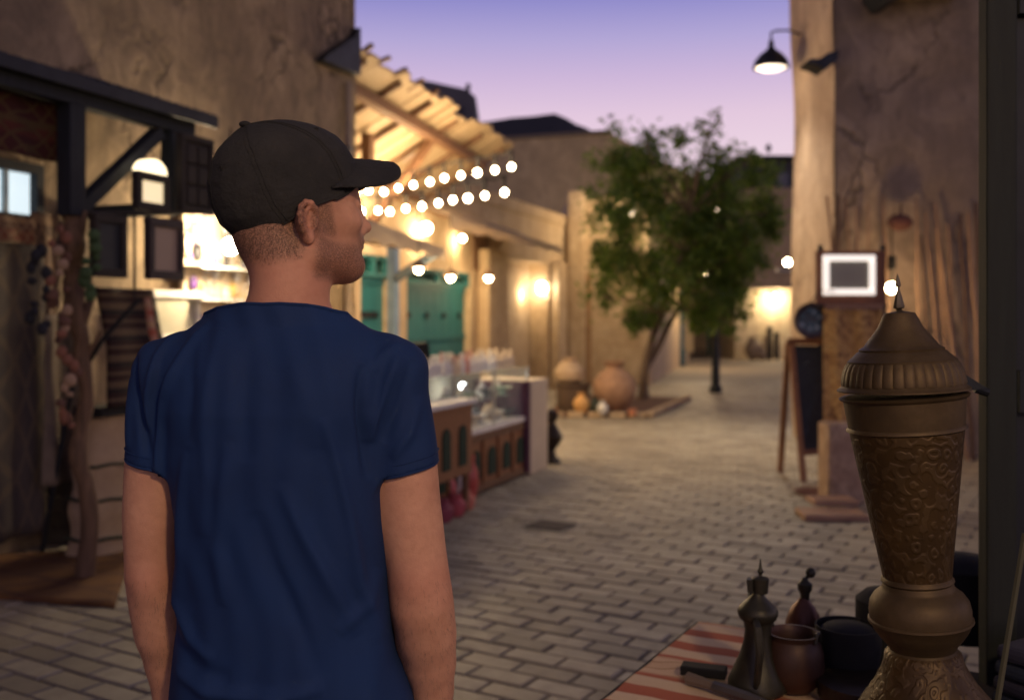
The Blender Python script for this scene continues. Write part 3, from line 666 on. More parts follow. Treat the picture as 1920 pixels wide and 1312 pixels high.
# things standing at the far end
for (x, w, yt, yb, D, mm, nm, lb, ct) in ((1443, 7, 612, 672, 37, WD_DARK, 'wooden_post', 'taller dark wooden post before the far lit wall', 'post'), (1456, 7, 622, 670, 37.2, WD_DARK, 'wooden_post', 'shorter dark wooden post before the far lit wall', 'post')):
    p = W(x, yb, D); p.z = 0; mb = MB(); mb.lathe([(.10, 0), (.11, .2), (.09, .9), (.11, W(x, yt, D).z-.04), (.05, W(x, yt, D).z)], p, 10); tag(mb.build(nm, mm, None, smooth=True), lb, ct)
for (x, D, s_, lb, ct) in ((1412, 36.5, 1.0, 'large dim clay jar standing before the far lit wall', 'jar'), (1428, 36.3, .55, 'small clay jar beside the large far jar', 'jar')):
    p = W(x, 670, D); p.z = 0; mb = MB(); mb.lathe([(.12*s_, 0), (.3*s_, .25*s_), (.33*s_, .45*s_), (.2*s_, .7*s_), (.14*s_, .78*s_), (.18*s_, .85*s_), (.14*s_, .85*s_)], p, 14); tag(mb.build('clay_jar', M_plain('jar_dim', (.2, .15, .11)), None, smooth=True), lb, ct)

# street lamps
def lantern_post(px, yb, yt, lb, mat, bulb=True, power=30):
    g = G(px, yb); t = thing('lamp_post', lb, 'street lamp', g); zt = EYE-(yt-HZ)*g.y/F
    mb = MB(); mb.lathe([(.13, 0), (.13, .12), (.09, .16), (.075, .9), (.055, .95), (.05, zt-.15), (.09, zt-.12), (.03, zt-.08)], g, 12); mb.build('pole', mat, t, smooth=True)
    c = g+Vector((0, 0, zt))
    if bulb:
        mb = MB(); mb.ball(c, .075, 12, 8); mb.build('globe', BULB, t, smooth=True)
        mb = MB(); mb.lathe([(.0, .20), (.14, .10), (.15, .085), (.0, .12)], c, 10); mb.build('cap', METAL_D, t, smooth=True)
        bulb_light(c-Vector((0, .0, .1)), power, (1, .74, .44), .06, parent=t)
    return t
lantern_post(1342, 736, 391, 'slim dark lamp post with one lit globe seen through the tree', METAL_D)
lantern_post(1393, 672, 545, 'green lamp post with lit lantern at the lane end right of the tree', M_plain('green_paint', (.08, .14, .09)), power=150)
g = G(1275, 686); t = thing('bollard_post', 'dark teal post behind the tree beside the lane wall', 'post', g)
mb = MB(); mb.lathe([(.17, 0), (.17, .5), (.13, .55), (.12, 2.2), (.16, 2.25), (.16, 2.4), (0, 2.45)], g, 12); mb.build('pole', M_plain('teal_dark', (.012, .05, .07)), t, smooth=True)
sl = thing('wall_lamp', 'lit round wall lamp on a pale bracket at the edge of the right-hand building', 'lamp', W(1480, 500, 20))
c = W(1477, 492, 20); mb = MB(); mb.ball(c, .07, 12, 8); mb.build('globe', BULB, sl, smooth=True)
mb = MB(); mb.box(c.x-.22, c.x+.25, 19.9, 20.1, c.z-.19, c.z-.12); mb.build('bracket', WHITE, sl)
for (x, y, D) in ((1300, 522, 30), (1322, 512, 30)):
    t = thing('hanging_bulb', 'tiny lit bulb glinting %s between the tree leaves' % ('lower left' if x == 1300 else 'upper right'), 'bulb', W(x, y, D)); c = W(x, y, D)
    bulb_light(c+Vector((0, .0, -.12)), 130, (1, .72, .40), .06, parent=t); mb = MB(); mb.ball(c, .05, 10, 6); mb.build('bulb', BULB, t); mb = MB(); mb.tube([c, c+Vector((0, 0, 1.2))], .01, 5); mb.build('cord', BLACKM, t)
fl = thing('flood_lamp', 'bright wall lamp washing the far wall at the lane end', 'lamp', W(1452, 556, 36.8)); c = W(1453, 556, 36.95)
mb = MB(); mb.ball(c, .09, 10, 6); mb.build('bulb', BULBW, fl); mb = MB(); mb.tube([c+Vector((0, 0, .05)), c+Vector((0, .25, .15))], .03, 6); mb.build('arm', METAL_D, fl)
bulb_light(c-Vector((0, .25, .12)), 130, (1, .78, .46), .1, parent=fl)

# ------------------------------------------------------------------ plank canopy over the recess
YP = .0
pg = thing('plank_canopy', 'sloping canopy of rough wooden planks lit from below beside the tall brown wall', 'canopy', FL @ Vector((13, .8, 0)))
sp0, sp1 = S_END+.05, son(960, YP); zp0, zp1 = zon(668, 88, YP), zon(960, 278, YP)
zin0, zin1 = zp0-.70, zp1-.80
npk = 20
def rz_(s, v):      # height of the roof plane; v = 0 at the street, 1 at the house
    t_ = (s-sp0)/(sp1-sp0); a = zp0+(zp1-zp0)*t_; b_ = zin0+(zin1-zin0)*t_; return a+(b_-a)*v
for k in range(npk):
    u0 = sp0+(sp1-sp0)*k/npk+.006; u1 = sp0+(sp1-sp0)*(k+1)/npk-.006; ov = random.uniform(-.07, .06); dz = random.uniform(-.02, .02)
    mb = MB(FL); y0, y1 = YP+ov, YF-.02; vs = []
    for s_ in (u0, u1):
        for (y_, v) in ((y0, (y0-YP)/(YF-YP)), (y1, 1)):
            z_ = rz_(s_, v)+dz+random.uniform(-.012, .012); vs += [(s_, y_, z_), (s_, y_, z_+.03)]
    mb.add(vs, [(0, 2, 3, 1), (4, 5, 7, 6), (0, 1, 5, 4), (2, 6, 7, 3), (0, 4, 6, 2), (1, 3, 7, 5)]); mb.build('roof_plank', WD_PALE, pg)
for y_, w in ((.36, .14), (1.3, .10)):
    v = y_/YF; mb = MB(FL); mb.beam((sp0, y_, rz_(sp0, v)-.09), (sp1-.25, y_, rz_(sp1-.25, v)-.09), w, .12); mb.build('beam', WD_BRN, pg)
for q in np.linspace(.06, .95, 6):
    s_ = sp0+(sp1-sp0)*q; mb = MB(FL); mb.beam((s_, .05, rz_(s_, .03)-.035), (s_, YF-.03, rz_(s_, .98)-.035), .06, .05); mb.build('rafter', WD_BRN, pg)
s_ = son(812, .36); mb = MB(FL); mb.beam((s_, .36, rz_(s_, .24)-.12), (s_+.1, YF-.05, rz_(s_, .24)-1.35), .10, .10); mb.build('strut', WD_BRN, pg)
mb = MB(FL); s_ = son(690, .8); mb.beam((s_, .8, rz_(s_, .5)-.08), (s_, .8, rz_(s_, .5)-.75), .12, .12); mb.build('post', WD_BRN, pg)
for k in range(5):                              # rough sticks on top
    s_ = sp0+(sp1-sp0)*(.03+.09*k); mb = MB(FL); mb.beam((s_, -.1, rz_(s_, 0)+.06), (s_+random.uniform(-.2, .3), .6, rz_(s_, .4)+.09), .05, .04); mb.build('stick', WD_BRN, pg)

# strings of bulbs
def string(pts, D0, D1, label):
    P_ = [W(x, y, D0+(D1-D0)*i/(len(pts)-1)) for i, (x, y) in enumerate(pts)]
    t = thing('light_string', label, 'string lights', P_[len(P_)//2]-Vector((0, 0, .04)), 'strings of bulbs under the plank canopy')
    line = []
    for i, p in enumerate(P_):
        q = p+Vector((0, 0, .20)); line.append(q)
        if i < len(P_)-1: r = P_[i+1]+Vector((0, 0, .20)); line.append((q+r)/2+Vector((0, 0, -.03)))
    mb = MB(); mb.tube(line, .012, 5); mb.build('cable', BLACKM, t)
    for p in P_:
        mb = MB(); q_r = .034*random.uniform(.9, 1.12); mb.ball(p, (q_r, q_r, q_r*1.12), 16, 10); b_ = mb.build('bulb', BULB, t, smooth=True)
        mb = MB(); mb.tube([p+Vector((0, 0, .05)), p+Vector((0, 0, .20))], .02, 6); mb.build('socket', BLACKM, b_)
    return P_
P1 = string([(668, 362), (691, 357), (720, 360), (747, 353), (775, 347), (806, 341), (833, 334), (864, 329), (895, 324), (928, 319), (959, 313)], 13.6, 12.2, 'upper of the two strings of glowing bulbs under the plank canopy')
P2 = string([(655, 400), (678, 397), (709, 395), (731, 397), (761, 391), (791, 387), (822, 381), (849, 375), (877, 372), (909, 367), (946, 361)], 13.0, 11.6, 'lower of the two strings of glowing bulbs under the plank canopy')
for i in (1, 4, 7, 9): bulb_light(P1[i]+Vector((0, 0, -.0)), 44, (1, .7, .38), .06)
for i in (2, 5, 8): bulb_light(P2[i], 44, (1, .7, .38), .06)

# pendant lamps under the awnings
def pendant(px, py, D, r, label, power, top=.5, cone=True):
    c = W(px, py, D); t = thing('pendant_lamp', label, 'lamp', c-Vector((0, 0, r)))
    mb = MB(); mb.ball(c, r, 12, 8); mb.build('bulb', BULB, t, smooth=True)
    if cone:
        mb = MB(); mb.lathe([(r*2.2, r*.3), (r*1.9, r*.9), (r*.8, r*1.9), (r*.3, r*2.3), (0, r*2.3)], c, 16); mb.build('shade', M_plain('shade_brown', (.2, .12, .07)), t, smooth=True)
    mb = MB(); mb.tube([c+Vector((0, 0, r*2)), c+Vector((0, 0, top))], .006, 5); mb.build('cord', BLACKM, t)
    if power: bulb_light(c+Vector((0, 0, -r*1.3)), power, (1, .70, .36), r*.8, parent=t)
pendant(799, 428, don(799, YF-.15), .085, 'large bulb added in place of a wall glow under the string lights', 45, .7, False)  # bulb added where the wall only shows a blurry glow
pendant(867, 447, don(867, YF-.15), .05, 'bulb added in place of a wall glow above the dark upper window', 18, .4, False)  # another bulb added to make a glow on the wall
pendant(785, 505, 9.3, .036, 'shaded pendant bulb above the left edge of the wide teal shutters', 38, .6)
pendant(845, 520, 9.7, .036, 'shaded pendant bulb in front of the wide teal shutters', 38, .6)
pendant(916, 521, 16.6, .06, 'shaded pendant bulb in front of the pier right of the teal shutters', 20, .6)
pendant(712, 452, 12.2, .06, 'bluish white lamp under the front canvas awning behind the face', 50, .3, False)
wl = thing('wall_sconce', 'warm wall sconce on the right jamb of the lit doorway', 'lamp', W(1018, 540, don(1018, YF+.1)))
c = W(1016, 540, don(1016, YF+.1)); mb = MB(); mb.ball(c, (.09, .06, .12), 10, 8); mb.build('globe', BULBW, wl, smooth=True)
mb = MB(); mb.tube([c+Vector((0, 0, .1)), c+Vector((.15, .1, .18))], .02, 6); mb.build('arm', METAL_D, wl)
bulb_light(c+Vector((-.35, -.30, -.15)), 16, (1, .72, .38), .08, parent=wl)
# lamp added behind the leaves to light the near face of the ochre house
hidden_lamp = thing('wall_lamp', 'small added lamp hidden behind the tree crown to light the ochre house', 'lamp', W(1190, 400, DN-.3)); c = W(1190, 400, DN-.45)
mb = MB(); mb.ball(c, .08, 10, 8); mb.build('bulb', BULB, hidden_lamp); mb = MB(); mb.tube([c, c+Vector((0, .45, .1))], .02, 6); mb.build('arm', METAL_D, hidden_lamp)
bulb_light(c+Vector((0, -.9, -.2)), 130, (1, .72, .38), .08, parent=hidden_lamp)

# awnings
CANV = M_plain('canvas', (.62, .54, .43), (.5, .43, .34), 5, .9, 0, .2, 60)
_n = CANV.node_tree; _b = [q_ for q_ in _n.nodes if q_.type == 'BSDF_PRINCIPLED'][0]; _o = [q_ for q_ in _n.nodes if q_.type == 'OUTPUT_MATERIAL'][0]
_t = _n.nodes.new('ShaderNodeBsdfTranslucent'); _t.inputs[0].default_value = (.80, .68, .52, 1); _m = _n.nodes.new('ShaderNodeMixShader'); _m.inputs[0].default_value = .45
_n.links.new(_b.outputs[0], _m.inputs[1]); _n.links.new(_t.outputs[0], _m.inputs[2]); _n.links.new(_m.outputs[0], _o.inputs[0])
def awning(name, label, px0, y0, px1, y1, yo, yi, rise, posts=()):
    s0, s1 = son(px0, yo), son(px1, yo); z0, z1 = zon(px0, y0, yo), zon(px1, y1, yo)
    t = thing(name, label, 'awning', FL @ Vector(((s0+s1)/2, (yo+yi)/2, 0)))
    mb = MB(FL)
    def fn(u, v):
        return (s0+(s1-s0)*u, yo+(yi-yo)*v, z0+(z1-z0)*u+rise*v-.05*math.sin(PI*v)-.008*abs(math.sin(u*PI*4)))
    mb.grid(fn, 32, 8); o = mb.build('canvas', CANV, t, smooth=True); k = o.modifiers.new('t', 'SOLIDIFY'); k.thickness = .01
    mb = MB(FL)
    def fv(u, v):
        return (s0+(s1-s0)*u, yo-.01, z0+(z1-z0)*u-.008*abs(math.sin(u*PI*4))-(.20-.10*u+.02*math.sin(u*40))*v)
    mb.grid(fv, 64, 2); o = mb.build('valance', CANV, t); k = o.modifiers.new('t', 'SOLIDIFY'); k.thickness = .006
    mb = MB(FL); mb.tube([(s0, yo+.03, z0-.04), (s1, yo+.03, z1-.04)], .025, 6); mb.build('rail', WD_BRN, t)
    for q in (0.02, .5, .97):
        s_ = s0+(s1-s0)*q; z_ = z0+(z1-z0)*q; mb = MB(FL); mb.tube([(s_, yo+.04, z_-.05), (s_, yi-.02, z_+rise-.08)], .02, 6); mb.build('rib', WD_BRN, t)
    for (pxp, pyb, br) in posts:
        s_ = son(pxp, yo+.9); mb = MB(FL); mb.box(s_-.05, s_+.05, yo+.85, yo+.95, 0, zon(pxp, pyb, yo+.9)); mb.build('post', BLUEP, t)
        mb = MB(FL); mb.beam((s_, yo+.88, zon(736, 524, yo+.9)), (s1-.05, yo+.08, z1-.05), .07, .07); mb.build('brace', BLUEP, t)
    return t
BLUEP = M_plain('blue_paint', (.22, .32, .42), (.14, .21, .30), 6, .6, 0, .2)
awning('canvas_awning', 'pale canvas awning on a blue braced post above the counter', 640, 392, 832, 466, -1.0, .7, .28, [(737, 455, 1)])
awning('canvas_awning', 'long pale canvas awning on the ochre building, farther back near the doorway', 842, 400, 1052, 464, .55, YF-.02, .35)

# ------------------------------------------------------------------ display counter
YK = -1.98
kc = thing('display_counter', 'wooden market counter with dark green arched inlays and glass showcase', 'counter', FL @ Vector((son(900, YK), YK+.3, 0)))
sK0, sK1 = son(640, YK), son(991, YK)
zw = zon(940, 800, YK); zg = zon(940, 697, YK)
mb = MB(FL); mb.box(sK0, sK1, YK, YK+.62, .03, zw); mb.build('cabinet', M_wood('counter_wood', (.30, .13, .055), (.16, .065, .03), .5, 0), kc, bevel=.01)
mb = MB(FL); mb.box(sK0, sK1, YK-.02, YK+.64, zw, zw+.04); mb.build('worktop', WHITE, kc)
GREEN = M_plain('inlay_green', (.006, .026, .013), rough=.85, bmp=0)
k = 0; s_ = sK1-.25
while s_ > sK0+.1:
    w = .09; mb = MB(FL); zb = .14; zt = zw-.14
    mb.prism([(s_-w, zb), (s_+w, zb), (s_+w, zt-.08)]+[(s_+w*math.cos(PI*q/8), zt-.08+.08*math.sin(PI*q/8)) for q in range(1, 8)]+[(s_-w, zt-.08)], YK-.012, YK+.002); mb.build('arch_inlay', GREEN, kc)
    mb = MB(FL); mb.box(s_+w+.05, s_+w+.075, YK-.02, YK, .08, zw-.05); mb.build('fillet', _mc['counter_wood'], kc)
    s_ -= .36
mb = MB(FL); mb.box(sK0, sK1, YK-.015, YK, zw-.07, zw-.02); mb.build('moulding', WD_BRN, kc)
mb = MB(FL); mb.box(sK0, sK1, YK-.015, YK, .03, .09); mb.build('plinth', WD_BRN, kc)
# showcase
sc_ = kc
for (a, b_, c_, d_, e, f) in ((sK0, sK1, YK+.01, YK+.02, zw+.04, zg), (sK0, sK1, YK+.01, YK+.5, zg, zg+.012), (sK1-.012, sK1, YK+.02, YK+.5, zw+.04, zg)):
    mb = MB(FL); mb.box(a, b_, c_, d_, e, f); mb.build('glass_pane', GLASS, sc_)
for s_ in np.linspace(sK0, sK1-.02, 5):
    mb = MB(FL); mb.box(s_, s_+.02, YK, YK+.02, zw+.04, zg+.015); mb.build('glass_frame', M_plain('alu', (.55, .55, .52), rough=.35, metal=.6), sc_)
mb = MB(FL); mb.box(sK0, sK1, YK+.08, YK+.46, (zw+zg)/2, (zw+zg)/2+.01); mb.build('glass_shelf', GLASS, sc_)
mb = MB(FL); mb.box(sK0, sK1, YK+.5, YK+.52, zw+.04, zg); mb.build('back_panel', M_plain('case_back', (.30, .30, .25), (.20, .20, .17), 5), sc_)
# nearer, higher module
YA = YK-.22; sA0, sA1 = son(640, YA), son(886, YA); zA = zon(850, 762, YA)
ka = thing('wooden_cabinet', 'lower brown cabinet with arched green inlays in front of the showcase, next to the sleeve', 'cabinet', FL @ Vector((sA0+.5, YA, 0)))
mb = MB(FL); mb.box(sA0, sA1, YA, YK-.03, .30, zA); mb.build('body', _mc['counter_wood'], ka, bevel=.01)
mb = MB(FL); mb.box(sA0, sA1+.02, YA-.03, YK-.03, zA, zA+.035); mb.build('top', WHITE, ka)
for s_ in np.arange(sA1-.2, sA0, -.3):
    mb = MB(FL); mb.prism([(s_-.07, .38), (s_+.07, .38), (s_+.07, zA-.22)]+[(s_+.07*math.cos(PI*q/6), zA-.22+.07*math.sin(PI*q/6)) for q in range(1, 6)]+[(s_-.07, zA-.22)], YA-.01, YA+.002); mb.build('arch_inlay', GREEN, ka)
for s_ in (sA0+.03, sA1-.05):
    mb = MB(FL); mb.box(s_-.02, s_+.02, YA+.02, YA+.06, 0, .30); mb.build('leg', WD_BRN, ka)
# side board
mb = MB(FL); q0, q1 = son(990, YK-.03), son(1022, YK-.03); mb.box(q0, q1, YK-.06, YK+.58, 0, zon(1005, 711, YK-.03)); sb_ = mb.build('end_board', M_plain('board_mauve', (.56, .47, .36), (.48, .40, .30), 3, .7, 0, .1), kc, bevel=.01)
mb = MB(FL); mb.box(q0-.05, q0-.003, YK-.05, YK+.5, 0.03, zon(1005, 711, YK-.03)-.005); mb.build('trim', M_plain('trim_purple', (.10, .03, .06)), kc)
# merchandise: white bottles on top, things inside, things at the foot
BOT = [(.028, 0), (.030, .01), (.030, .085), (.012, .105), (.012, .125), (.016, .128), (.016, .15), (0, .152)]
cols = [('white', WHITE), ('cream', M_plain('bottle_cream', (.75, .62, .45))), ('rose', M_plain('bottle_rose', (.62, .3, .24)))]
for k in range(44):
    row = k % 2; s_ = son(800, YK+.1)+(sK1-.12-son(800, YK+.1))*k/43+random.uniform(-.01, .01); y_ = YK+.12+.16*row; cn, mm = random.choice(cols if 14 < k < 30 else cols[:2]); h = random.uniform(.8, 1.25)
    p = FL @ Vector((s_, y_, zg+.013)); mb = MB(); mb.lathe([(r, z*h) for r, z in BOT], p, 10)
    tag(mb.build('bottle', mm, None, smooth=True), f'{"tall" if h > 1.1 else ("short" if h < .92 else "medium")} {cn} bottle on the glass showcase, {"back" if row else "front"} row, {"near end by sleeve" if k < 10 else ("left of its middle" if k < 20 else ("right of its middle" if k < 32 else "far end"))}', 'bottle', 'bottles on top of the showcase')
for k in range(22):
    s_ = son(830, YK+.2)+(sK1-.15-son(830, YK+.2))*k/21; up_ = k % 3 == 0; z_ = ((zw+zg)/2+.011) if up_ else zw+.041; y_ = YK+.14+.12*(k % 2)
    cn, mm = random.choice([('silver', oc[4][1]), ('pale green', M_plain('orn_green', (.30, .42, .33), rough=.3)), ('dark', oc[2][1]), ('cream', cols[1][1])])
    p = FL @ Vector((s_, y_, z_)); mb = MB(); q = random.uniform(.7, 1.3)
    if k % 2: mb.lathe([(.03*q, 0), (.06*q, .03), (.065*q, .05), (.03*q, .09), (.02*q, .12), (.03*q, .13), (0, .13)], p, 12)
    else: mb.lathe([(.05*q, 0), (.02*q, .015), (.02*q, .03), (.08*q, .07), (.085*q, .08), (.02*q, .04), (0, .04)], p, 12)
    tag(mb.build('vase' if k % 2 else 'dish', mm, None, smooth=True), f'{cn} {"vase" if k % 2 else "footed dish"} inside the glass showcase on the {"glass shelf" if up_ else "case floor"}', 'vase' if k % 2 else 'dish', f'{cn} {"vases" if k % 2 else "dishes"} in the showcase {"shelf" if up_ else "floor"}')
lc = thing('showcase_lamp', 'small cool spotlight bulb inside the glass showcase', 'lamp', W(868, 726, don(868, YK+.3))); c = FL @ Vector((son(868, YK+.3), YK+.3, zon(868, 724, YK+.3)))
mb = MB(); mb.ball(c, .03, 10, 6); mb.build('bulb', M_emit('cool_bulb', (.9, .97, 1), 20*LK), lc); mb = MB(); mb.tube([c, c+Vector((0, .15, .0))], .008, 5); mb.build('arm', METAL_D, lc)
bulb_light(c+Vector((0, -.03, -.04)), 9, (1, .90, .72), .03, parent=lc)
for (px, py, r, h, mm, lb) in ((838, 950, .075, .30, M_plain('jar_pink', (.55, .10, .12), rough=.35), 'raspberry red jar at the foot of the cabinet, far left of the group'), (862, 944, .06, .34, WHITE, 'tall white jar at the foot of the cabinet'), (881, 934, .07, .36, M_plain('jar_red', (.50, .08, .07), rough=.3), 'tall scarlet jar at the foot of the cabinet, beside the white jar'), (853, 966, .085, .16, M_plain('bag_red', (.42, .08, .10)), 'low crimson pot on the paving in front of the cabinet'), (828, 978, .09, .17, M_plain('bag_wine', (.25, .05, .08)), 'low wine-coloured pot nearest the man on the paving'), (873, 954, .075, .15, M_plain('pot_coral', (.6, .2, .14)), 'low coral pot in front of the scarlet jar')):
    p = G(px, py); mb = MB(); mb.lathe([(r*.7, 0), (r, h*.3), (r, h*.6), (r*.55, h*.82), (r*.6, h*.9), (r*.62, h), (r*.4, h), (r*.4, h*.8), (0, h*.8)], p, 18); tag(mb.build('jar' if h > .2 else 'pot', mm, None, smooth=True), lb, 'jar' if h > .2 else 'pot')
# dark speaker-like box on the counter, dark figurine beside it
mb = MB(); p = FL @ Vector((son(786, YK+.35), YK+.35, zg+.012)); mb.box(-.10, .10, -.08, .08, 0, .26, Matrix.Translation(p) @ Matrix.Rotation(.2, 4, 'Z') @ Matrix.Rotation(-.12, 4, 'Y')); mb.build
spk = tag(mb.build('speaker', BLACKM, None, bevel=.01), 'small black box speaker on the showcase just above the shoulder', 'speaker')
mb = MB(); mb.tube([p+Vector((0, -.09, .17)), p+Vector((0, -.10, .17))], .05, 14); o = mb.build('cone', METAL_D, spk)
fg = G(1034, 868); mb = MB(); mb.lathe([(.09, 0), (.10, .03), (.05, .08), (.04, .14), (.10, .22), (.12, .28), (.07, .36), (.04, .42), (.07, .48), (.06, .54), (0, .57)], fg, 16)
tag(mb.build('dark_urn', M_plain('bronze_dark', (.03, .02, .018), rough=.4, metal=.5), None, smooth=True), 'small blackish footed urn standing on the ground beyond the end board', 'urn')

# ------------------------------------------------------------------ clay pots round the tree
mb = MB(); g0, g1 = G(1024, 790), G(1290, 772)
def ring(px0, px1, y0, y1): pass
e0, e1, e2, e3 = G(1022, 782), G(1215, 784), G(1290, 750), G(1070, 742)
base_t = thing('earth_bed', 'reddish earth bed with low stone edge around the tree and pots', 'flower bed', (e0+e1+e2+e3)/4)
mb = MB(); mb.add([e0, e1, e2, e3]+[v+Vector((0, 0, .05)) for v in (e0, e1, e2, e3)], [(0, 1, 2, 3), (4, 5, 6, 7), (0, 1, 5, 4), (1, 2, 6, 5), (2, 3, 7, 6), (3, 0, 4, 7)]); mb.build('soil', M_plain('soil', (.16, .075, .045), (.09, .045, .03), 14, .95, 0, .6), base_t)
E_ = [e0, e1, e2]
for a, b_ in ((e0, e1), (e1, e2)):
    n_ = int((b_-a).length/.28)
    for k in range(n_):
        c = a.lerp(b_, (k+.5)/n_); mb = MB(); mb.cbox((0, 0, .045), (.25, .13, .09), Matrix.Translation(c) @ Matrix.Rotation(math.atan2(b_.y-a.y, b_.x-a.x)+random.uniform(-.05, .05), 4, 'Z')); mb.build('edge_stone', PL_FAC, base_t, bevel=.015)
def pot(px, py, prof, s_, mm, lb, nm='clay_pot', ct='pot', z=.05):
    p = G(px, py, z); mb = MB(); mb.lathe([(r*s_, q*s_) for r, q in prof], p, 24); return tag(mb.build(nm, mm, None, smooth=True), lb, ct)
AMPH = [(.14, 0), (.22, .08), (.36, .30), (.41, .50), (.38, .68), (.26, .84), (.15, .92), (.13, .98), (.19, 1.04), (.21, 1.08), (.16, 1.08), (.12, .98), (0, .95)]
pot(1152, 772, [(r_*.84, z_*.72) for r_, z_ in AMPH], 1.0, CLAY, 'big round clay water jar beside the tree trunk')
pot(1150, 755, AMPH, .65, M_plain('clay_dark', (.16, .09, .07)), 'dark smaller clay jar half hidden behind the big round jar')
BASK = [(.26, 0), (.30, .06), (.30, .42), (.33, .45), (.33, .50), (.28, .50), (.26, .1), (0, .08)]
pot(1074, 770, BASK, .85, M_plain('basket_weave', (.14, .09, .06), (.06, .04, .03), 40, .9, 0, .8, 60), 'dark woven basket left of the big clay jar', 'basket', 'basket')
pp = G(1070, 770, .05)+Vector((-.02, 0, .40)); mb = MB(); mb.lathe([(.10, 0), (.22, .10), (.24, .22), (.15, .34), (.10, .38), (.13, .43), (.10, .43), (0, .40)], pp, 20); tag(mb.build('clay_pot', M_plain('clay_pale', (.55, .40, .26)), None, smooth=True), 'pale clay pot set inside the dark woven basket', 'pot')
for (x, y, s_, mm, lb) in ((1090, 776, .30, M_plain('clay_orange', (.75, .42, .15)), 'small bright orange clay jug between basket and big jar'), (1040, 778, .22, M_plain('clay_orange2', (.55, .24, .10)), 'tiny orange bowl left of the basket'), (1116, 776, .24, M_plain('pot_green', (.04, .05, .035)), 'small dark green pot before the big jar'), (1130, 778, .2, WHITE, 'tiny pale pot before the big jar'), (1186, 779, .25, M_plain('clay_coral', (.60, .26, .15)), 'flat coral clay dish right of the big jar')):
    pot(x, y, AMPH if 'jug' in lb or 'pot' in lb else BASK, s_ if 'jug' in lb or 'pot' in lb else s_*.8, mm, lb)
for (x, y, a, lb) in ((1052, 792, .5, 'left one of two pebble lumps on the bed edge'),): pass

# ------------------------------------------------------------------ the tree
TB = G(1206, 752); DT = TB.y
tree = thing('tree', 'leafy green tree with slim leaning trunk growing in the middle of the lane', 'tree', TB)
BARK = M_plain('bark', (.22, .155, .11), (.10, .07, .05), 12, .9, 0, .8, 60, stretch=(1, 1, .3))
def TP(x, y, dd=0): return W(x, y, DT+dd)
mb = MB(); mb.tube([TB+Vector((0, 0, -.05)), TP(1207, 715), TP(1213, 670), TP(1226, 625, .05), TP(1240, 585, .1), TP(1262, 530, .1), TP(1280, 470, .1), TP(1295, 400, .1), TP(1305, 320, 0)], [.12, .075, .066, .066, .062, .055, .045, .03, .02], 10); mb.build('trunk', BARK, tree, smooth=True)
mb = MB(); mb.tube([TP(1212, 690, .0), TP(1232, 655, .15), TP(1256, 605, .3), TP(1290, 545, .4)], [.05, .06, .05, .035], 10); mb.build('limb', BARK, tree, smooth=True)
clumps = [(1175, 330, 62, .9), (1150, 390, 48, .9), (1215, 300, 42, .7), (1165, 450, 56, 1), (1240, 380, 66, 1), (1150, 500, 36, .7), (1215, 500, 70, 1.1), (1300, 450, 80, 1.1), (1290, 355, 60, .8), (1320, 285, 46, .55), (1275, 260, 26, .3), (1330, 240, 24, .22), (1205, 262, 20, .16), (1375, 330, 50, .7), (1385, 410, 60, 1), (1430, 350, 40, .75), (1410, 300, 26, .4), (1440, 400, 38, .7), (1400, 470, 52, 1), (1350, 540, 62, 1.1), (1370, 590, 34, .8), (1275, 560, 60, 1.1), (1190, 580, 30, .8), (1175, 605, 20, .6), (1230, 600, 30, .7), (1320, 600, 34, .8), (1120, 470, 22, .4), (1135, 560, 14, .25), (1455, 440, 22, .4), (1150, 300, 30, .6), (1345, 380, 50, .9), (1215, 440, 60, 1.0), (1340, 470, 60, 1.0)]
px2m = DT/F; LV = []; LF_ = []; rl = random.Random(5)
for ci, (x, y, r, d) in enumerate(clumps):
    C_ = TP(x, y, rl.uniform(-.75, .75)*(1-abs(x-1285)/260)); R_ = r*px2m
    src = TP(*(min([(1240, 585), (1262, 530), (1280, 470), (1295, 400), (1300, 540)], key=lambda q: abs(q[0]-x)*.6+abs(q[1]-y-50))))
    mb = MB(); m1 = src.lerp(C_, .5)+Vector((0, 0, .12)); mb.tube([src, m1, C_], [.03, .02, .008], 6); mb.build('branch', BARK, tree)
    for q in range(3):
        dv = Vector((rl.gauss(0, 1), rl.gauss(0, 1), rl.gauss(0, .8)+.4)).normalized()*R_*1.15
        mb = MB(); mb.tube([C_.lerp(m1, .3), C_+dv*.6, C_+dv], [.012, .008, .004], 4); mb.build('twig', BARK, tree)
    nl = int(860*d*(r/50)**2)+60
    subs = [C_+Vector((rl.gauss(0, .5), rl.gauss(0, .5), rl.gauss(0, .5)))*R_ for _ in range(max(4, int(r/5)))]
    for k in range(nl):
        s_ = rl.choice(subs); p = s_+Vector((rl.gauss(0, 1), rl.gauss(0, 1), rl.gauss(0, 1)))*R_*.24
        sz = rl.uniform(.06, .12); a = Vector((rl.gauss(0, 1), rl.gauss(0, 1), rl.gauss(-.3, .8))).normalized(); b_ = a.cross(Vector((rl.gauss(0, 1), rl.gauss(0, 1), rl.gauss(0, 1)))).normalized()
        n0 = len(LV); LV += [tuple(p), tuple(p+a*sz*.55+b_*sz*.28), tuple(p+a*sz*1.2), tuple(p+a*sz*.55-b_*sz*.28)]; LF_.append((n0, n0+1, n0+2, n0+3))
lm, n, b = newmat('leaves'); gi = n.nodes.new('ShaderNodeNewGeometry')
big = noi(n, coords(n, 'World'), 1.3, 3)
lc_ = ramp(n, gi.outputs['Random Per Island'], [(0, (.06, .12, .022)), (.5, (.12, .22, .035)), (.85, (.20, .30, .045)), (1, (.30, .28, .07))])
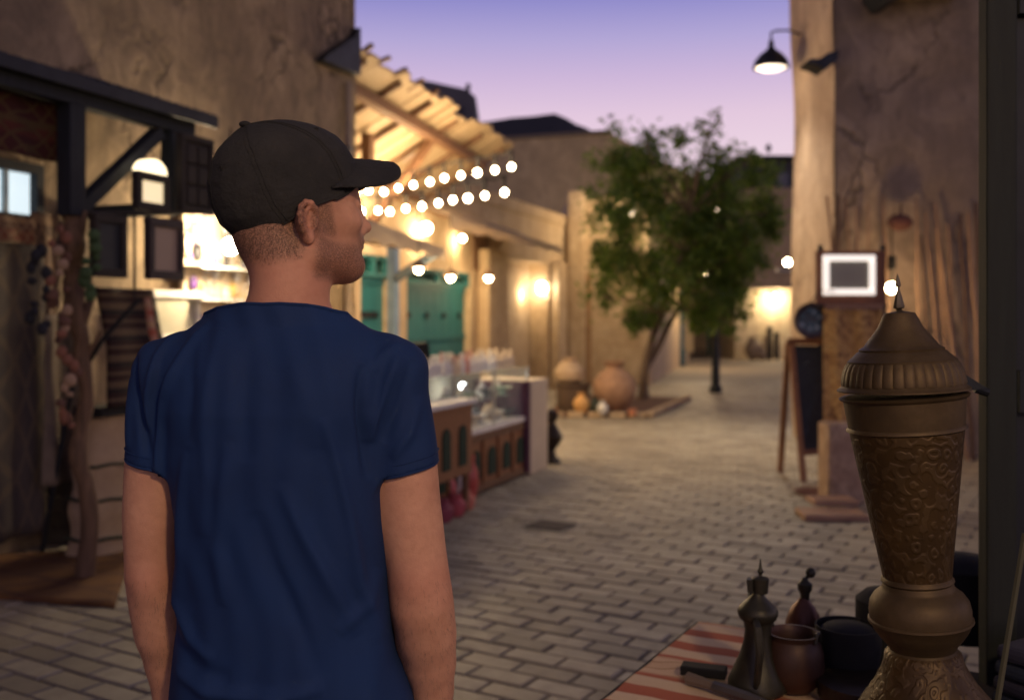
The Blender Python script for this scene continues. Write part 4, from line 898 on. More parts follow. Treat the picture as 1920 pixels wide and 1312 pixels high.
n.links.new(mix(n, math_(n, 'MULTIPLY', big, .6), lc_, (.03, .06, .02)), b.inputs['Base Color']); b.inputs['Roughness'].default_value = .5
_o = [q_ for q_ in n.nodes if q_.type == 'OUTPUT_MATERIAL'][0]; _t = n.nodes.new('ShaderNodeBsdfTranslucent'); n.links.new(mix(n, .5, lc_, (.22, .32, .03)), _t.inputs[0]); _m = n.nodes.new('ShaderNodeMixShader'); _m.inputs[0].default_value = .42
n.links.new(b.outputs[0], _m.inputs[1]); n.links.new(_t.outputs[0], _m.inputs[2]); n.links.new(_m.outputs[0], _o.inputs[0])
me = bpy.data.meshes.new('crown'); me.from_pydata(LV, [], LF_); me.materials.append(lm); link('crown', me, tree)
# small bulbs in the tree
for (x, y) in ((1386, 600),):
    pass

# ================================================================== RIGHT BUILDING
DR = 11.0; xR = W(1565, 0, DR).x
rb = thing('umber_building', 'tall cracked umber plaster building on the right with poles leaning on it', 'building', Vector((xR+3, DR+2, 0)))
DE = xR/((1488-960)/F)
mb = MB()
def fnr(u, v):
    x = xR+7.5*u; z = 7.0*v; return (x, DR-.10*mnoise.noise(Vector((x*.8, z*.7, 3)))-.03*mnoise.noise(Vector((x*3, z*3, 8))), z)
mb.grid(fnr, 70, 60); mb.build('wall', PL_RIGHT, rb, smooth=True)
mb = MB()
def fns(u, v):
    y = DE+(DR-DE)*u; z = 7.0*v; e = .05 if 0 < u < 1 else 0
    return (xR-.02*(1+math.sin(z*1.3))+.03*mnoise.noise(Vector((y*1.3, z, 3))), y, z)
mb.grid(fns, 20, 60); mb.build('wall', M_plaster('plaster_lit_side', (.47, .345, .235), (.34, .24, .16), (.57, .44, .31), 27, .5), rb, smooth=True)  # lighter than the front plaster: lamp light painted into the street-side face
mb = MB(); mb.box(xR+.03, xR+7.4, DR+.12, DE-.01, 0, 7.0); mb.build('wall', PL_RIGHT, rb)
# wooden water spouts
def spoutr(x0, x1, y0, y1, D, lb):
    mb = MB(); a = W(x0, y0, D); b_ = W(x1, y1, D)
    return a, b_
pq = [(1505, 122), (1512, 116), (1530, 116), (1545, 106), (1566, 100), (1564, 118), (1540, 136), (1525, 128)]
mb = MB(); Dm = (DR+DE)/2-.3; mb.prism([(W(x, y, DR-.15).x, W(x, y, DR-.15).z) for x, y in pq], DR-.28, DR+.02); mb.build('spout', METAL_D, rb)
mb = MB(); mb.prism([(W(x, y, DR-.2).x, W(x, y, DR-.2).z) for x, y in ((1628, -14), (1650, -6), (1800, -10), (1806, -40), (1628, -40))], DR-.5, DR); mb.build('beam', PL_RIGHT, rb)
mb = MB(); mb.prism([(W(x, y, DR-.2).x, W(x, y, DR-.2).z) for x, y in ((1622, 0), (1640, 22), (1656, 20), (1648, -10), (1624, -10))], DR-.6, DR-.1); mb.build('spout', METAL_D, rb)
# swan-neck street lamp
c = W(1446, 128, DE-.4); la = thing('swan_neck_lamp', 'dome street lamp on a swan-neck arm at the edge of the right-hand building', 'lamp', c)
rL = 34*(DE-.4)/F; k_ = rL/.34
mb = MB(); mb.lathe([(rL, 0), (rL*1.0, rL*.06), (rL*.88, rL*.42), (rL*.6, rL*.75), (rL*.3, rL*.98), (rL*.16, rL*1.15), (rL*.14, rL*1.5), (0, rL*1.52)], c, 28); mb.build('shade', METAL_D, la, smooth=True)
mb = MB(); mb.lathe([(0, -.03), (rL*.6, -.025), (rL*.95, .012), (rL*.94, .02), (0, .02)], c, 28); mb.build('diffuser', M_emit('lamp_disc', (1.0, .88, .74), 1.6), la, smooth=True)
mb = MB(); mb.tube([c+Vector((0, 0, rL*1.5)), c+Vector((0, 0, rL*1.95)), c+Vector((.05, 0, rL*2.05)), c+Vector((.22, 0, rL*2.08)), c+Vector((.36, 0, rL*1.85)), c+Vector((.40, .1, rL*1.7))], .014, 8); mb.build('arm', METAL_D, la, smooth=True)
bulb_light(c-Vector((.15, .1, .16)), 7, (1, .80, .56), rL*.9, parent=la)
d_ = bpy.data.lights.new('lamp_beam', 'SPOT'); d_.energy = 420; d_.color = (1, .86, .68); d_.spot_size = math.radians(124); d_.spot_blend = .7; d_.shadow_soft_size = rL*.8
o_ = bpy.data.objects.new('lamp_beam', d_); col.objects.link(o_); o_.location = c-Vector((.0, 0, .06)); o_.rotation_euler = (math.radians(-8), math.radians(28), 0); o_.parent = la; o_.matrix_parent_inverse = MATOF[la.name].inverted()

# poles leaning on the wall
POLES = [(1552, 368, 1574, 470, .035, 'thick short pole left of the lit frame'), (1569, 365, 1566, 560, .05, 'dark post at the wall corner'), (1583, 370, 1602, 560, .03, 'leaning pole'), (1655, 365, 1664, 640, .03, 'x'), (1627, 380, 1630, 600, .03, 'x'), (1716, 372, 1712, 640, .03, 'x'), (1752, 380, 1790, 620, .035, 'x'), (1725, 440, 1735, 600, .03, 'x'), (1758, 430, 1768, 900, .03, 'x'), (1778, 420, 1768, 800, .03, 'x'), (1800, 400, 1790, 900, .04, 'x'), (1815, 400, 1812, 1000, .045, 'x'), (1736, 400, 1770, 1000, .03, 'x'), (1830, 380, 1826, 900, .05, 'x'), (1606, 390, 1596, 600, .03, 'x')]
BAM = M_wood('bamboo', (.34, .21, .13), (.20, .12, .07), .7); BAM2 = M_wood('bamboo_dark', (.13, .075, .05), (.06, .035, .025), .8)
for i, (x0, y0, x1, y1, r, lb) in enumerate(POLES):
    tp = W(x0, y0, DR-.10-.02*(i % 3)); bt = W(x1, y1, DR-.35); dirv = bt-tp; kk = (0.0-tp.z)/dirv.z if dirv.z else 1; bt = tp+dirv*kk; bt.y = DR-.55-.03*(i % 4); bt.z = 0
    bt.x = tp.x+(bt.x-tp.x)*(.6)
    dark = i in (1, 7, 10, 13); nseg = 9; pts = [tp.lerp(bt, q/nseg)+Vector((random.uniform(-.015, .015), 0, 0)) for q in range(nseg+1)]
    mb = MB(); mb.tube(pts, [r*.45+(r*.22)*q/nseg for q in range(nseg+1)], 8)
    pos = ['leftmost, left of the lit frame', 'at the wall corner behind the lit frame', 'third from the left, above the lit frame', 'just left of the dark hanging dish', 'above the right part of the lit frame', 'just right of the dark hanging dish', 'slanting, right of the wall bulb', 'short, right of the wall bulb', 'behind the brass urn shoulder', 'second behind the brass urn shoulder', 'thick, near the dark doorpost', 'pale, nearest left of the dark doorpost', 'crossing the others right of the bulb', 'touching the dark doorpost edge', 'above the middle of the lit frame'][i]
    tag(mb.build('wooden_pole', BAM2 if dark else BAM, None, smooth=True), f'{"dark" if dark else "brown"} wooden pole leaning on the right wall, {pos}', 'pole', 'poles leaning on the right wall')
mb = MB(); c = W(1688, 417, DR-.3); mb.ball(c, (.14, .06, .09), 16, 10); dd = thing('hanging_gourd', 'dark reddish gourd hung on the umber wall above the bulb', 'gourd', c)
mb.build('gourd', M_plain('gourd_red', (.10, .035, .025)), dd, smooth=True); mb = MB(); mb.tube([c, W(1690, 380, DR-.2)], [.02, .01], 6); mb.build('stem', BAM2, dd)
mb = MB(); c = W(1672, 480, 10.3); p = W(1672, 540, 10.3); bl = thing('wall_bulb', 'bare glowing bulb hanging behind the spike of the brass urn', 'lamp', p)
mb.tube([c+Vector((0, 0, .35)), c], .008, 6); mb.tube([c, W(1672, 505, 10.3)], .045, 10); mb.tube([W(1672, 505, 10.3), p], .012, 6); mb.build('socket', BLACKM, bl)
mb = MB(); mb.ball(p, .055, 12, 8); mb.build('bulb', M_emit('wall_bulb_glow', (1, .75, .42), 60*LK), bl, smooth=True)
bulb_light(p+Vector((.05, -.08, 0)), 19, (1, .62, .28), .05, parent=bl)

# lit sign frame on a wooden back board
DS = 9.3; t = thing('light_sign', 'rectangular white light frame around a grey panel on a brown board', 'sign', W(1590, 562, DS))
mb = MB(); a, b_ = W(1532, 470, DS), W(1662, 572, DS); mb.box(a.x, b_.x, DS+.02, DS+.06, b_.z, a.z); mb.build('back_board', WD_RED, t)
GLOWF = M_emit('frame_glow', (1.0, .90, .80), .95); th = .058
a, b_ = W(1543, 478, DS), W(1641, 553, DS)
for (x0, x1, z0, z1) in ((a.x, b_.x, a.z-th, a.z), (a.x, b_.x, b_.z, b_.z+th), (a.x, a.x+th, b_.z+th, a.z-th), (b_.x-th, b_.x, b_.z+th, a.z-th)):
    mb = MB(); mb.box(x0, x1, DS-.02, DS+.02, z0, z1); mb.build('light_bar', GLOWF, t, bevel=.01)
mb = MB(); mb.box(a.x+th, b_.x-th, DS+.0, DS+.018, b_.z+th, a.z-th); mb.build('panel', M_plain('panel_grey', (.36, .35, .27), (.31, .30, .23), 2, .6, 0, 0), t)
for px in (1538, 1655):
    mb = MB(); p = W(px, 572, DS+.1); mb.box(p.x-.02, p.x+.02, DS+.07, DS+.11, 0, a.z+.1); mb.build('post', WD_DARK, t)

# round plate, tapestry stand, chalkboard
p = W(1521, 601, 9.1); pl = thing('painted_plate', 'round dark blue plate with pale flower hanging at the wall edge', 'plate', p)
Mx = Matrix.Translation(p) @ Matrix.Rotation(PI/2, 4, 'X'); r = 34*9.1/F
mb = MB(Mx); mb.lathe([(0, .01), (r*.6, .012), (r*.93, .035), (r, .03), (r*.95, .0), (0, -.01)], (0, 0, 0), 32); mb.build('rim', M_plain('glaze_brown', (.06, .035, .03), rough=.3), pl, smooth=True)
m, n, b = newmat('glaze_blue'); v = coords(n, 'Object'); vo = N(n, 'ShaderNodeTexVoronoi'); vo.inputs['Scale'].default_value = 14
n.links.new(v, vo.inputs['Vector']); n.links.new(ramp(n, vo.outputs['Distance'], [(.15, (.25, .32, .4)), (.3, (.02, .09, .14)), (.6, (.01, .025, .05))]), b.inputs['Base Color']); b.inputs['Roughness'].default_value = .25
mb = MB(Mx); mb.lathe([(0, .020), (r*.7, .024), (r*.72, .014), (0, .01)], (0, 0, 0), 32); mb.build('painting', m, pl, smooth=True)
mb = MB(); mb.tube([p+Vector((0, .02, r)), p+Vector((.1, .05, r+.12)), p+Vector((.25, .1, r+.1))], .006, 5); mb.build('hook', METAL_D, pl)
tp = thing('tapestry', 'ochre brocade tapestry hanging under the lit frame', 'tapestry', W(1590, 825, 9.0))
m, n, b = newmat('brocade'); v = coords(n, 'Object', (1, 1, .8)); f = noi(n, v, 9, 3, .5, 2.2); g_ = noi(n, v, 60, 3)
n.links.new(mix(n, math_(n, 'MULTIPLY', g_, .25), ramp(n, f, [(.36, (.18, .09, .04)), (.46, (.50, .27, .08)), (.6, (.68, .44, .15)), (.7, (.32, .17, .07))]), (.15, .08, .03)), b.inputs['Base Color']); b.inputs['Roughness'].default_value = .8; bump(n, b, g_, .5, .004)
x0, x1 = W(1545, 0, 9.0).x, W(1655, 0, 9.0).x; z0, z1 = W(0, 828, 9.0).z, W(0, 574, 9.0).z
mb = MB(); mb.grid(lambda u, v_: (x0+(x1-x0)*u, 9.0+.025*math.sin(u*14+v_*2), z0+(z1-z0)*v_-(.01*math.sin(u*17) if v_ == 0 else 0)), 30, 20); o = mb.build('cloth', m, tp, smooth=True); k = o.modifiers.new('t', 'SOLIDIFY'); k.thickness = .006
mb = MB(); mb.grid(lambda u, v_: (x0+(x1-x0)*u, 8.97, z1+.02-.06*v_*(.6+.4*abs(math.sin(u*25)))), 60, 1); mb.build('fringe', M_plain('fringe', (.35, .2, .12)), tp)
mb = MB(); mb.tube([(x0-.05, 9.02, z1), (x1+.05, 9.02, z1)], .015, 8); mb.build('rod', WD_DARK, tp)
pi_ = thing('stone_pillar', 'short peeling plaster pillar below the brocade tapestry', 'pillar', G(1588, 945))
gp = G(1588, 945); D_ = gp.y; a, b_ = W(1553, 0, D_).x, W(1622, 0, D_).x
mb = MB(); mb.box(a, b_, D_, D_+.28, 0, W(0, 800, D_).z+.02); mb.build('shaft', M_plaster('plaster_peel', (.58, .42, .29), (.34, .22, .15), (.68, .52, .38), 50, .8, 3.0), pi_, bevel=.02)
for k, (x0_, x1_, y_, h, w) in enumerate(((1512, 1632, 978, .045, .32), (1528, 1612, 962, .04, .26))):
    g_ = G((x0_+x1_)/2, y_); mb = MB(); ww = (x1_-x0_)*g_.y/F
    mb.cbox((0, 0, h/2+.05*k+.003), (ww, w, h), Matrix.Translation((g_.x, g_.y+w/2, 0)) @ Matrix.Rotation(-.05+.04*k, 4, 'Z')); tag(mb.build('wooden_board', M_wood('board_pink', (.46, .28, .18), (.26, .15, .10), .8, 0), None, bevel=.008), ['wide pinkish board lying at the foot of the peeling pillar', 'narrower board lying on the wide pinkish board at the pillar foot'][k], 'board')
mb = MB(); g_ = G(1535, 925); mb.lathe([(.17, 0), (.2, .012), (.2, .02), (.1, .012), (0, .012)], g_, 24); tag(mb.build('clay_dish', M_plain('clay_red_dark', (.16, .06, .045)), None, smooth=True), 'flat dark red dish on the paving left of the peeling pillar', 'dish')
eb = thing('chalkboard', 'brown wooden A-frame chalkboard with faint scribbles', 'chalkboard', G(1515, 890))
gA, gB = G(1507, 903), G(1570, 893); gC, gD = G(1463, 884), G(1545, 866)
zt_ = EYE-(640-HZ)*9.3/F; topA = Vector((W(1483, 640, 9.4).x, 9.4, zt_)); topB = Vector((W(1560, 640, 9.3).x, 9.3, zt_))
for a, b_, nm in ((gA, topA, 'leg'), (gB, topB, 'leg'), (gC, topA+Vector((-.01, .05, 0)), 'leg'), (gD, topB+Vector((.0, .06, 0)), 'leg')):
    mb = MB(); mb.beam(a, b_, .055, .03, up=(0, 1, 0)); mb.build(nm, M_wood('wood_orange', (.36, .17, .075), (.20, .09, .04)), eb)
mb = MB(); mb.beam(topA+Vector((-.03, -.01, 0)), topB+Vector((.03, -.01, 0)), .04, .06); mb.build('top_rail', WD_RED, eb)
q0, q1 = gA.lerp(topA, .20), gB.lerp(topB, .20)
mb = MB(); mb.beam(q0, q1, .03, .055); mb.build('bottom_rail', WD_RED, eb)
nd = Vector((0, .012, 0)); pa, pb, pc, pd = gA.lerp(topA, .2), gB.lerp(topB, .2), gB.lerp(topB, .97), gA.lerp(topA, .97)
mb = MB(); mb.add([pa, pb, pc, pd, pa+nd, pb+nd, pc+nd, pd+nd], [(0, 1, 2, 3), (7, 6, 5, 4), (0, 1, 5, 4), (1, 2, 6, 5), (2, 3, 7, 6), (3, 0, 4, 7)])
m, n, b = newmat('slate'); v = coords(n, 'Object'); f = noi(n, v, 6, 5, .6, 1.0)
n.links.new(ramp(n, f, [(.45, (.006, .010, .022)), (.75, (.02, .028, .045))]), b.inputs['Base Color']); b.inputs['Roughness'].default_value = .7
bd_ = mb.build('slate', m, eb)
CH = M_plain('chalk', (.16, .18, .22), rough=.95, bmp=0)
for (u, v_, w) in ((.45, .84, .35), (.5, .76, .25), (.4, .60, .3), (.5, .52, .2), (.45, .36, .4), (.5, .28, .28)):
    mb = MB(); c0 = pa.lerp(pb, u).lerp(pd.lerp(pc, u), v_)+Vector((0, -.004, 0)); L_ = (pb-pa).length*w; dx = (pb-pa).normalized(); 
    mb.tube([c0+dx*(L_*(q/16-.5))+Vector((0, 0, .012*math.sin(q*2.1)+.006*math.sin(q*5))) for q in range(17)], .0028, 4); mb.build('chalk_stroke', CH, bd_)
# drain cover in the paving
g_ = G(1032, 986); mb = MB(); Md = Matrix.Translation((g_.x, g_.y, .004)) @ Matrix.Rotation(ang, 4, 'Z')
dc = thing('drain_cover', 'dark square metal drain cover set into the paving', 'drain', g_)
mb = MB(Md); mb.box(-.15, .15, -.14, .14, 0, .004); mb.build('plate', METAL_D, dc)
for k in range(7):
    mb = MB(Md); mb.box(-.13+.04*k, -.11+.04*k, -.12, .12, .004, .009); mb.build('bar', M_plain('iron_rust', (.10, .06, .045), rough=.7), dc)
# ================================================================== FOREGROUND RIGHT
BRASS, n, b = newmat('old_brass')
v = coords(n, 'Object'); f = noi(n, v, 7, 6, .65); f2 = noi(n, v, 60, 4)
n.links.new(mix(n, math_(n, 'MULTIPLY', f2, .5), ramp(n, f, [(.3, (.045, .030, .012)), (.55, (.10, .064, .024)), (.75, (.17, .115, .055))]), (.10, .07, .045)), b.inputs['Base Color'])
b.inputs['Metallic'].default_value = .55; n.links.new(math_(n, 'MULTIPLY_ADD', f, .3, .42), b.inputs['Roughness']); bump(n, b, f2, .25, .002)
BRASS_E, n, b = newmat('old_brass_engraved')
v = coords(n, 'Object'); f = noi(n, v, 7, 6, .65)
s = n.nodes.new('ShaderNodeSeparateXYZ'); n.links.new(v, s.inputs[0])
at = math_(n, 'ARCTAN2', s.outputs[1], s.outputs[0])
cmb = n.nodes.new('ShaderNodeCombineXYZ')
ds = N(n, 'ShaderNodeTexNoise'); ds.inputs['Scale'].default_value = 28; ds.inputs['Detail'].default_value = 2; n.links.new(v, ds.inputs['Vector'])
n.links.new(math_(n, 'MULTIPLY_ADD', ds.outputs['Fac'], .9, math_(n, 'MULTIPLY', at, 4.14)), cmb.inputs[0]); n.links.new(math_(n, 'MULTIPLY', s.outputs[2], 34), cmb.inputs[1])
vo = N(n, 'ShaderNodeTexVoronoi', feature='SMOOTH_F1'); vo.inputs['Scale'].default_value = 1.0; vo.inputs['Randomness'].default_value = .75; vo.inputs['Smoothness'].default_value = .25
n.links.new(cmb.outputs[0], vo.inputs['Vector'])
sn_ = math_(n, 'SINE', math_(n, 'MULTIPLY_ADD', vo.outputs['Distance'], 13, math_(n, 'MULTIPLY', ds.outputs['Fac'], 9)))
eng = ramp(n, math_(n, 'MULTIPLY_ADD', sn_, .5, .5), [(.30, (0,)*3), (.85, (1,)*3)])
n.links.new(mix(n, math_(n, 'MULTIPLY', eng, .14), ramp(n, f, [(.3, (.040, .022, .007)), (.55, (.085, .048, .014)), (.78, (.13, .078, .025))]), (.22, .15, .075)), b.inputs['Base Color'])
b.inputs['Metallic'].default_value = .5; b.inputs['Roughness'].default_value = .5; bump(n, b, eng, .42, .003)

TZ = .62
TA = Vector((.527, 2.81, 0)); TE = Vector((.488, .873, 0)); TF = Vector((.873, -.488, 0))
Mt = Matrix(((TF.x, TE.x, 0, TA.x), (TF.y, TE.y, 0, TA.y), (0, 0, 1, 0), (0, 0, 0, 1)))     # x along the far edge, y away from the camera (negative = nearer)
tb = thing('stall_table', 'dark stall table at the lower right under the striped cloth and brassware', 'table', Mt @ Vector((.6, -.45, 0)))
mb = MB(Mt); mb.box(0.02, 1.3, -.90, -.02, TZ-.05, TZ-.012); mb.build('table_top', WD_DARK, tb, bevel=.004)
mb = MB(Mt); mb.box(.05, 1.27, -.87, -.05, TZ-.13, TZ-.05); mb.build('apron', WD_DARK, tb)
for (x, y) in ((.08, -.08), (1.24, -.08), (.08, -.84), (1.24, -.84)):
    mb = MB(Mt); mb.box(x-.03, x+.03, y-.03, y+.03, 0, TZ-.13); mb.build('leg', WD_DARK, tb)
m, n, b = newmat('striped_cloth'); t_ = n.nodes.new('ShaderNodeTexCoord'); s = n.nodes.new('ShaderNodeSeparateXYZ'); n.links.new(t_.outputs['UV'], s.inputs[0])
fn_ = N(n, 'ShaderNodeTexNoise'); fn_.inputs['Scale'].default_value = 7; n.links.new(t_.outputs['UV'], fn_.inputs['Vector'])
vv = math_(n, 'MULTIPLY_ADD', fn_.outputs['Fac'], .02, s.outputs[1])
bandf = math_(n, 'FRACT', math_(n, 'MULTIPLY', vv, 8.0))
base = ramp(n, bandf, [(0, (.52, .12, .06)), (.42, (.56, .15, .08)), (.48, (.88, .66, .42)), (.93, (.88, .68, .46)), (1, (.52, .13, .07))])
wq = N(n, 'ShaderNodeTexWave', wave_type='RINGS'); wq.inputs['Scale'].default_value = 3.2; wq.inputs['Distortion'].default_value = 6; wq.inputs['Detail'].default_value = 2
n.links.new(t_.outputs['UV'], wq.inputs['Vector'])
big = math_(n, 'FRACT', math_(n, 'MULTIPLY', vv, 2.1)); zone = ramp(n, big, [(.08, (0,)*3), (.12, (1,)*3), (.36, (1,)*3), (.40, (0,)*3)])
pat = ramp(n, wq.outputs['Fac'], [(.3, (.80, .56, .34)), (.5, (.48, .24, .12)), (.62, (.84, .60, .38))])
c_ = mix(n, zone, base, pat); ff = noi(n, coords(n, 'Object'), 300, 3)
n.links.new(mix(n, math_(n, 'MULTIPLY', ff, .45), c_, (.25, .10, .06)), b.inputs['Base Color']); b.inputs['Roughness'].default_value = .95; bump(n, b, ff, .4, .0015)
STRIPE = m
mb = MB(Mt)
NU, NV = 60, 60
def cf(u, v):
    x = .0+.44*u; y = -.93+.93*v+.006*math.sin(x*20)
    z = TZ+.0025*mnoise.noise(Vector((x*9, y*9, 0)))
    if y > -.01: z -= 0
    return (x, y, z)
mb.grid(cf, NU, NV); me = mb.mesh('cloth', STRIPE, True)
uv = me.uv_layers.new(name='uv')
for lp_ in me.loops:
    i = lp_.vertex_index; co = Mt.inverted() @ me.vertices[i].co; uv.data[lp_.index].uv = ((co.x)*1.4, (co.y+.93)/.93)
o = link('striped_cloth', me); k = o.modifiers.new('t', 'SOLIDIFY'); k.thickness = .008
tag(o, 'salmon and cream striped woven cloth with scroll motifs spread on the stall table', 'cloth')
mb = MB(Mt); mb.tube([(-.003, -.93, TZ-.004), (-.003, -.005, TZ-.004)], .0045, 6); tag(mb.build('cloth_binding', BLACKM), 'thin black binding strip along the left edge of the striped cloth', 'trim')

# the tall engraved brass urn
def uz(y): return EYE-(y-HZ)*DU/F
DU = 1.9; us = DU/F
URN = [(515.5, 0.3), (522, 2.4), (536, 5.6), (539.5, 5.2), (541, 2.6), (545, 2.8), (560, 6.6), (577, 10.8), (580, 10), (583, 4), (586, 8), (588, 22), (589, 26)]
LIDP = [(588, 20), (589, 27), (592, 29), (600, 33), (612, 38), (628, 49), (640, 59), (650, 66), (653, 71), (656, 76), (659, 75), (662, 80), (670, 88), (675, 94), (677, 97), (680, 96.5)]
GAD = [(680, 96.5), (686, 101), (696, 105.5), (708, 108), (718, 109.5), (722, 109)]
LIDE = [(722, 109), (726, 112), (730, 118), (732.5, 118), (733, 108)]
BODY = [(738, 100), (739, 112), (741, 116), (744, 114), (747, 108.5), (760, 107), (780, 105), (796, 103), (799, 106), (803, 106.5), (806, 101.5)]
ENGR = [(806, 101.5), (850, 95), (900, 87.5), (950, 80), (1000, 72.5), (1040, 66.5), (1078, 61)]
NECK = [(1078, 61), (1082, 64), (1086, 65), (1090, 61.5), (1094, 63.5), (1098, 64), (1102, 68), (1112, 80), (1124, 87.5), (1140, 90.5), (1154, 90), (1156, 93), (1160, 93.5), (1163, 90), (1176, 84), (1192, 73), (1204, 63), (1212, 59), (1216, 62)]
FOOT = [(1216, 62), (1222, 68), (1240, 72), (1252, 77), (1280, 92), (1312, 116), (1345, 138), (1380, 152), (1400, 158), (1425, 160)]
ub = Vector(((1746-960)*us, DU, TZ+.003)); zb0 = uz(1430)
top = Vector(((1677-960)*us, DU, uz(515)))
ax = (top-Vector((ub.x, DU, zb0))); leanm = Matrix.Rotation(math.atan2(ax.x, ax.z), 4, 'Y')
urn = thing('brass_urn', 'tall engraved brass urn with domed lid and spike finial in the right foreground', 'urn', ub)
MU = Matrix.Translation((ub.x, DU, TZ+.004)) @ leanm
ucal = ax.length/(1430-515.5)
def up(prof): return [(r*us, (1430-y)*ucal) for y, r in prof][::-1]
def ulathe(name, prof, mat, n_=72, mod=None, extra=None):
    mb = MB(); mb.lathe(up(prof), (0, 0, 0), n_, mod=mod)
    M_ = MU @ (extra or Matrix.Identity(4)); mb.v = [M_ @ v for v in mb.v]
    me = mb.mesh(name, mat, True); o = bpy.data.objects.new(name, me); col.objects.link(o)
    o.parent = urn; me.transform(MATOF[urn.name].inverted()); MATOF[o.name] = MATOF[urn.name]; return o
# the lid sits a little askew, hinged on the right
hz_ = (1430-735)*ucal
tilt = Matrix.Translation((.112, 0, hz_)) @ Matrix.Rotation(math.radians(1.6), 4, 'Y') @ Matrix.Translation((-.112, 0, -hz_))
ulathe('foot', FOOT, BRASS_E); ulathe('bulb_collar', NECK, BRASS); ulathe('engraved_body', ENGR, BRASS_E); ulathe('upper_band', BODY, BRASS)
ulathe('inside', [(739, 112), (742, 1)], BLACKM)
lid = ulathe('lid', LIDE+[(734, 1)], BRASS, extra=tilt)
for nm, pr, mm, nn, md in (('gadroon_band', GAD, BRASS, 288, lambda a, z: 1+.022*abs(math.sin(a*18))**.6-.010), ('lid_dome', LIDP, BRASS, 72, None), ('finial', URN, M_plain('finial_metal', (.16, .13, .09), (.09, .075, .055), 20, .45, .7, .2), 8, None)):
    o = ulathe(nm, pr, mm, nn, md, tilt); o.parent = lid
mb = MB(); a = MU @ Vector((.112, 0, hz_+.03)); b_ = MU @ Vector((.158, .0, hz_-.004)); c_ = MU @ Vector((.105, 0, hz_-.004))
mb.add([a+Vector((0, -.01, 0)), b_+Vector((0, -.01, 0)), c_+Vector((0, -.01, 0)), a+Vector((0, .01, 0)), b_+Vector((0, .01, 0)), c_+Vector((0, .01, 0))], [(0, 1, 2), (5, 4, 3), (0, 3, 4, 1), (1, 4, 5, 2), (2, 5, 3, 0)]); mb.build('hinge', METAL_D, urn)
mb = MB(); mb.tube([b_+Vector((-.02, 0, 0)), b_+Vector((.004, 0, -.008))], .008, 8); mb.build('hinge_pin', METAL_D, urn)

# coffee pots and bowls on the table
DK = M_plain('pot_metal', (.07, .065, .045), (.035, .032, .025), 14, .45, .6, .2, 60)
COPPER = M_plain('copper_old', (.20, .085, .05), (.10, .045, .03), 10, .4, .6, .2)
def tpt(px, py): return G(px, py, TZ+.006)
c = tpt(1421, 1292); k_ = c.y/F
t = thing('coffee_pot', 'dark long-spouted coffee pot with waisted body standing on the striped cloth', 'coffee pot', c)
def q(prof): return [(r*k_, (1292-y)*k_) for y, r in prof]
mb = MB(); mb.lathe(q([(1292, 50), (1286, 56), (1275, 55), (1252, 45), (1225, 33), (1200, 26), (1180, 24), (1164, 27), (1158, 34), (1150, 37), (1144, 37.5), (1134, 31), (1124, 20), (1115, 12), (1110, 10)]), c, 40); mb.build('body', DK, t, smooth=True)
mb = MB(); mb.lathe(q([(1112, 12), (1110, 14), (1092, 15), (1084, 16), (1081, 13), (1079, 4), (1076, 3), (1070, 6), (1064, 3), (1056, 2), (1047, .6)]), c+Vector((.006, 0, 0)), 20); mb.build('lid', DK, t, smooth=True)
mb = MB(); z_ = lambda y: c.z+(1292-y)*k_
mb.tube([Vector((c.x-.012, c.y-.025, z_(1150))), Vector((c.x-.018, c.y-.075, z_(1160))), Vector((c.x-.016, c.y-.085, z_(1200))), Vector((c.x-.02, c.y-.075, z_(1255))), Vector((c.x-.02, c.y-.06, z_(1270)))], [.007, .009, .009, .008, .006], 8); mb.build('handle', DK, t, smooth=True)
mb = MB(); mb.tube([Vector((c.x+.0, c.y+.03, z_(1150))), Vector((c.x+.004, c.y+.07, z_(1130))), Vector((c.x+.004, c.y+.10, z_(1105)))], [.016, .010, .005], 8); mb.tube([Vector((c.x-.018, c.y-.005, z_(1108))), Vector((c.x-.02, c.y-.005, z_(1084)))], .007, 8); mb.build('spout', DK, t, smooth=True)
c = tpt(1507, 1215); k_ = c.y/F
t = thing('copper_flask', 'small copper flask with dark bent stopper behind the red-brown bowl', 'flask', c)
def q(prof, y0=1215): return [(r*k_, (y0-y)*k_) for y, r in prof]
mb = MB(); mb.lathe(q([(1215, 24), (1205, 34), (1185, 36), (1165, 33), (1150, 28), (1137, 21), (1126, 11), (1120, 8)]), c, 28); mb.build('body', COPPER, t, smooth=True)
mb = MB(); mb.lathe(q([(1124, 8), (1112, 9), (1104, 13), (1094, 14), (1090, 9), (1086, 6), (1082, 4)]), c+Vector((.003, 0, 0)), 16); p = c+Vector((.018, 0, (1215-1073)*k_)); mb.ball(p, .013, 10, 7); mb.tube([c+Vector((.004, 0, (1215-1086)*k_)), p], .005, 6); mb.build('stopper', DK, t, smooth=True)
c = tpt(1487, 1290); k_ = c.y/F
t = thing('red_bowl', 'red-brown glazed bowl pot between the coffee pot and the black pan', 'bowl', c)
mb = MB(); mb.lathe([(r*k_, (1290-y)*k_) for y, r in [(1290, 34), (1274, 50), (1250, 57), (1222, 56), (1204, 51), (1195, 45), (1189, 46), (1184, 50), (1184, 45), (1195, 39), (1240, 46), (1280, 0)]], c, 36); mb.build('body', M_plain('glaze_redbrown', (.085, .036, .022), (.04, .022, .015), 8, .5, .35, .2), t, smooth=True)
for a0 in (-.6, 2.4):
    mb = MB(); mb.tube([c+Vector((.058*math.cos(a0+d_), .058*math.sin(a0+d_), (1290-1196)*k_+h_)) for d_, h_ in ((-.25, 0), (-.15, .02), (.15, .02), (.25, 0))], .005, 6); mb.build('lug', DK, t)
c = tpt(1590, 1275); k_ = c.y/F
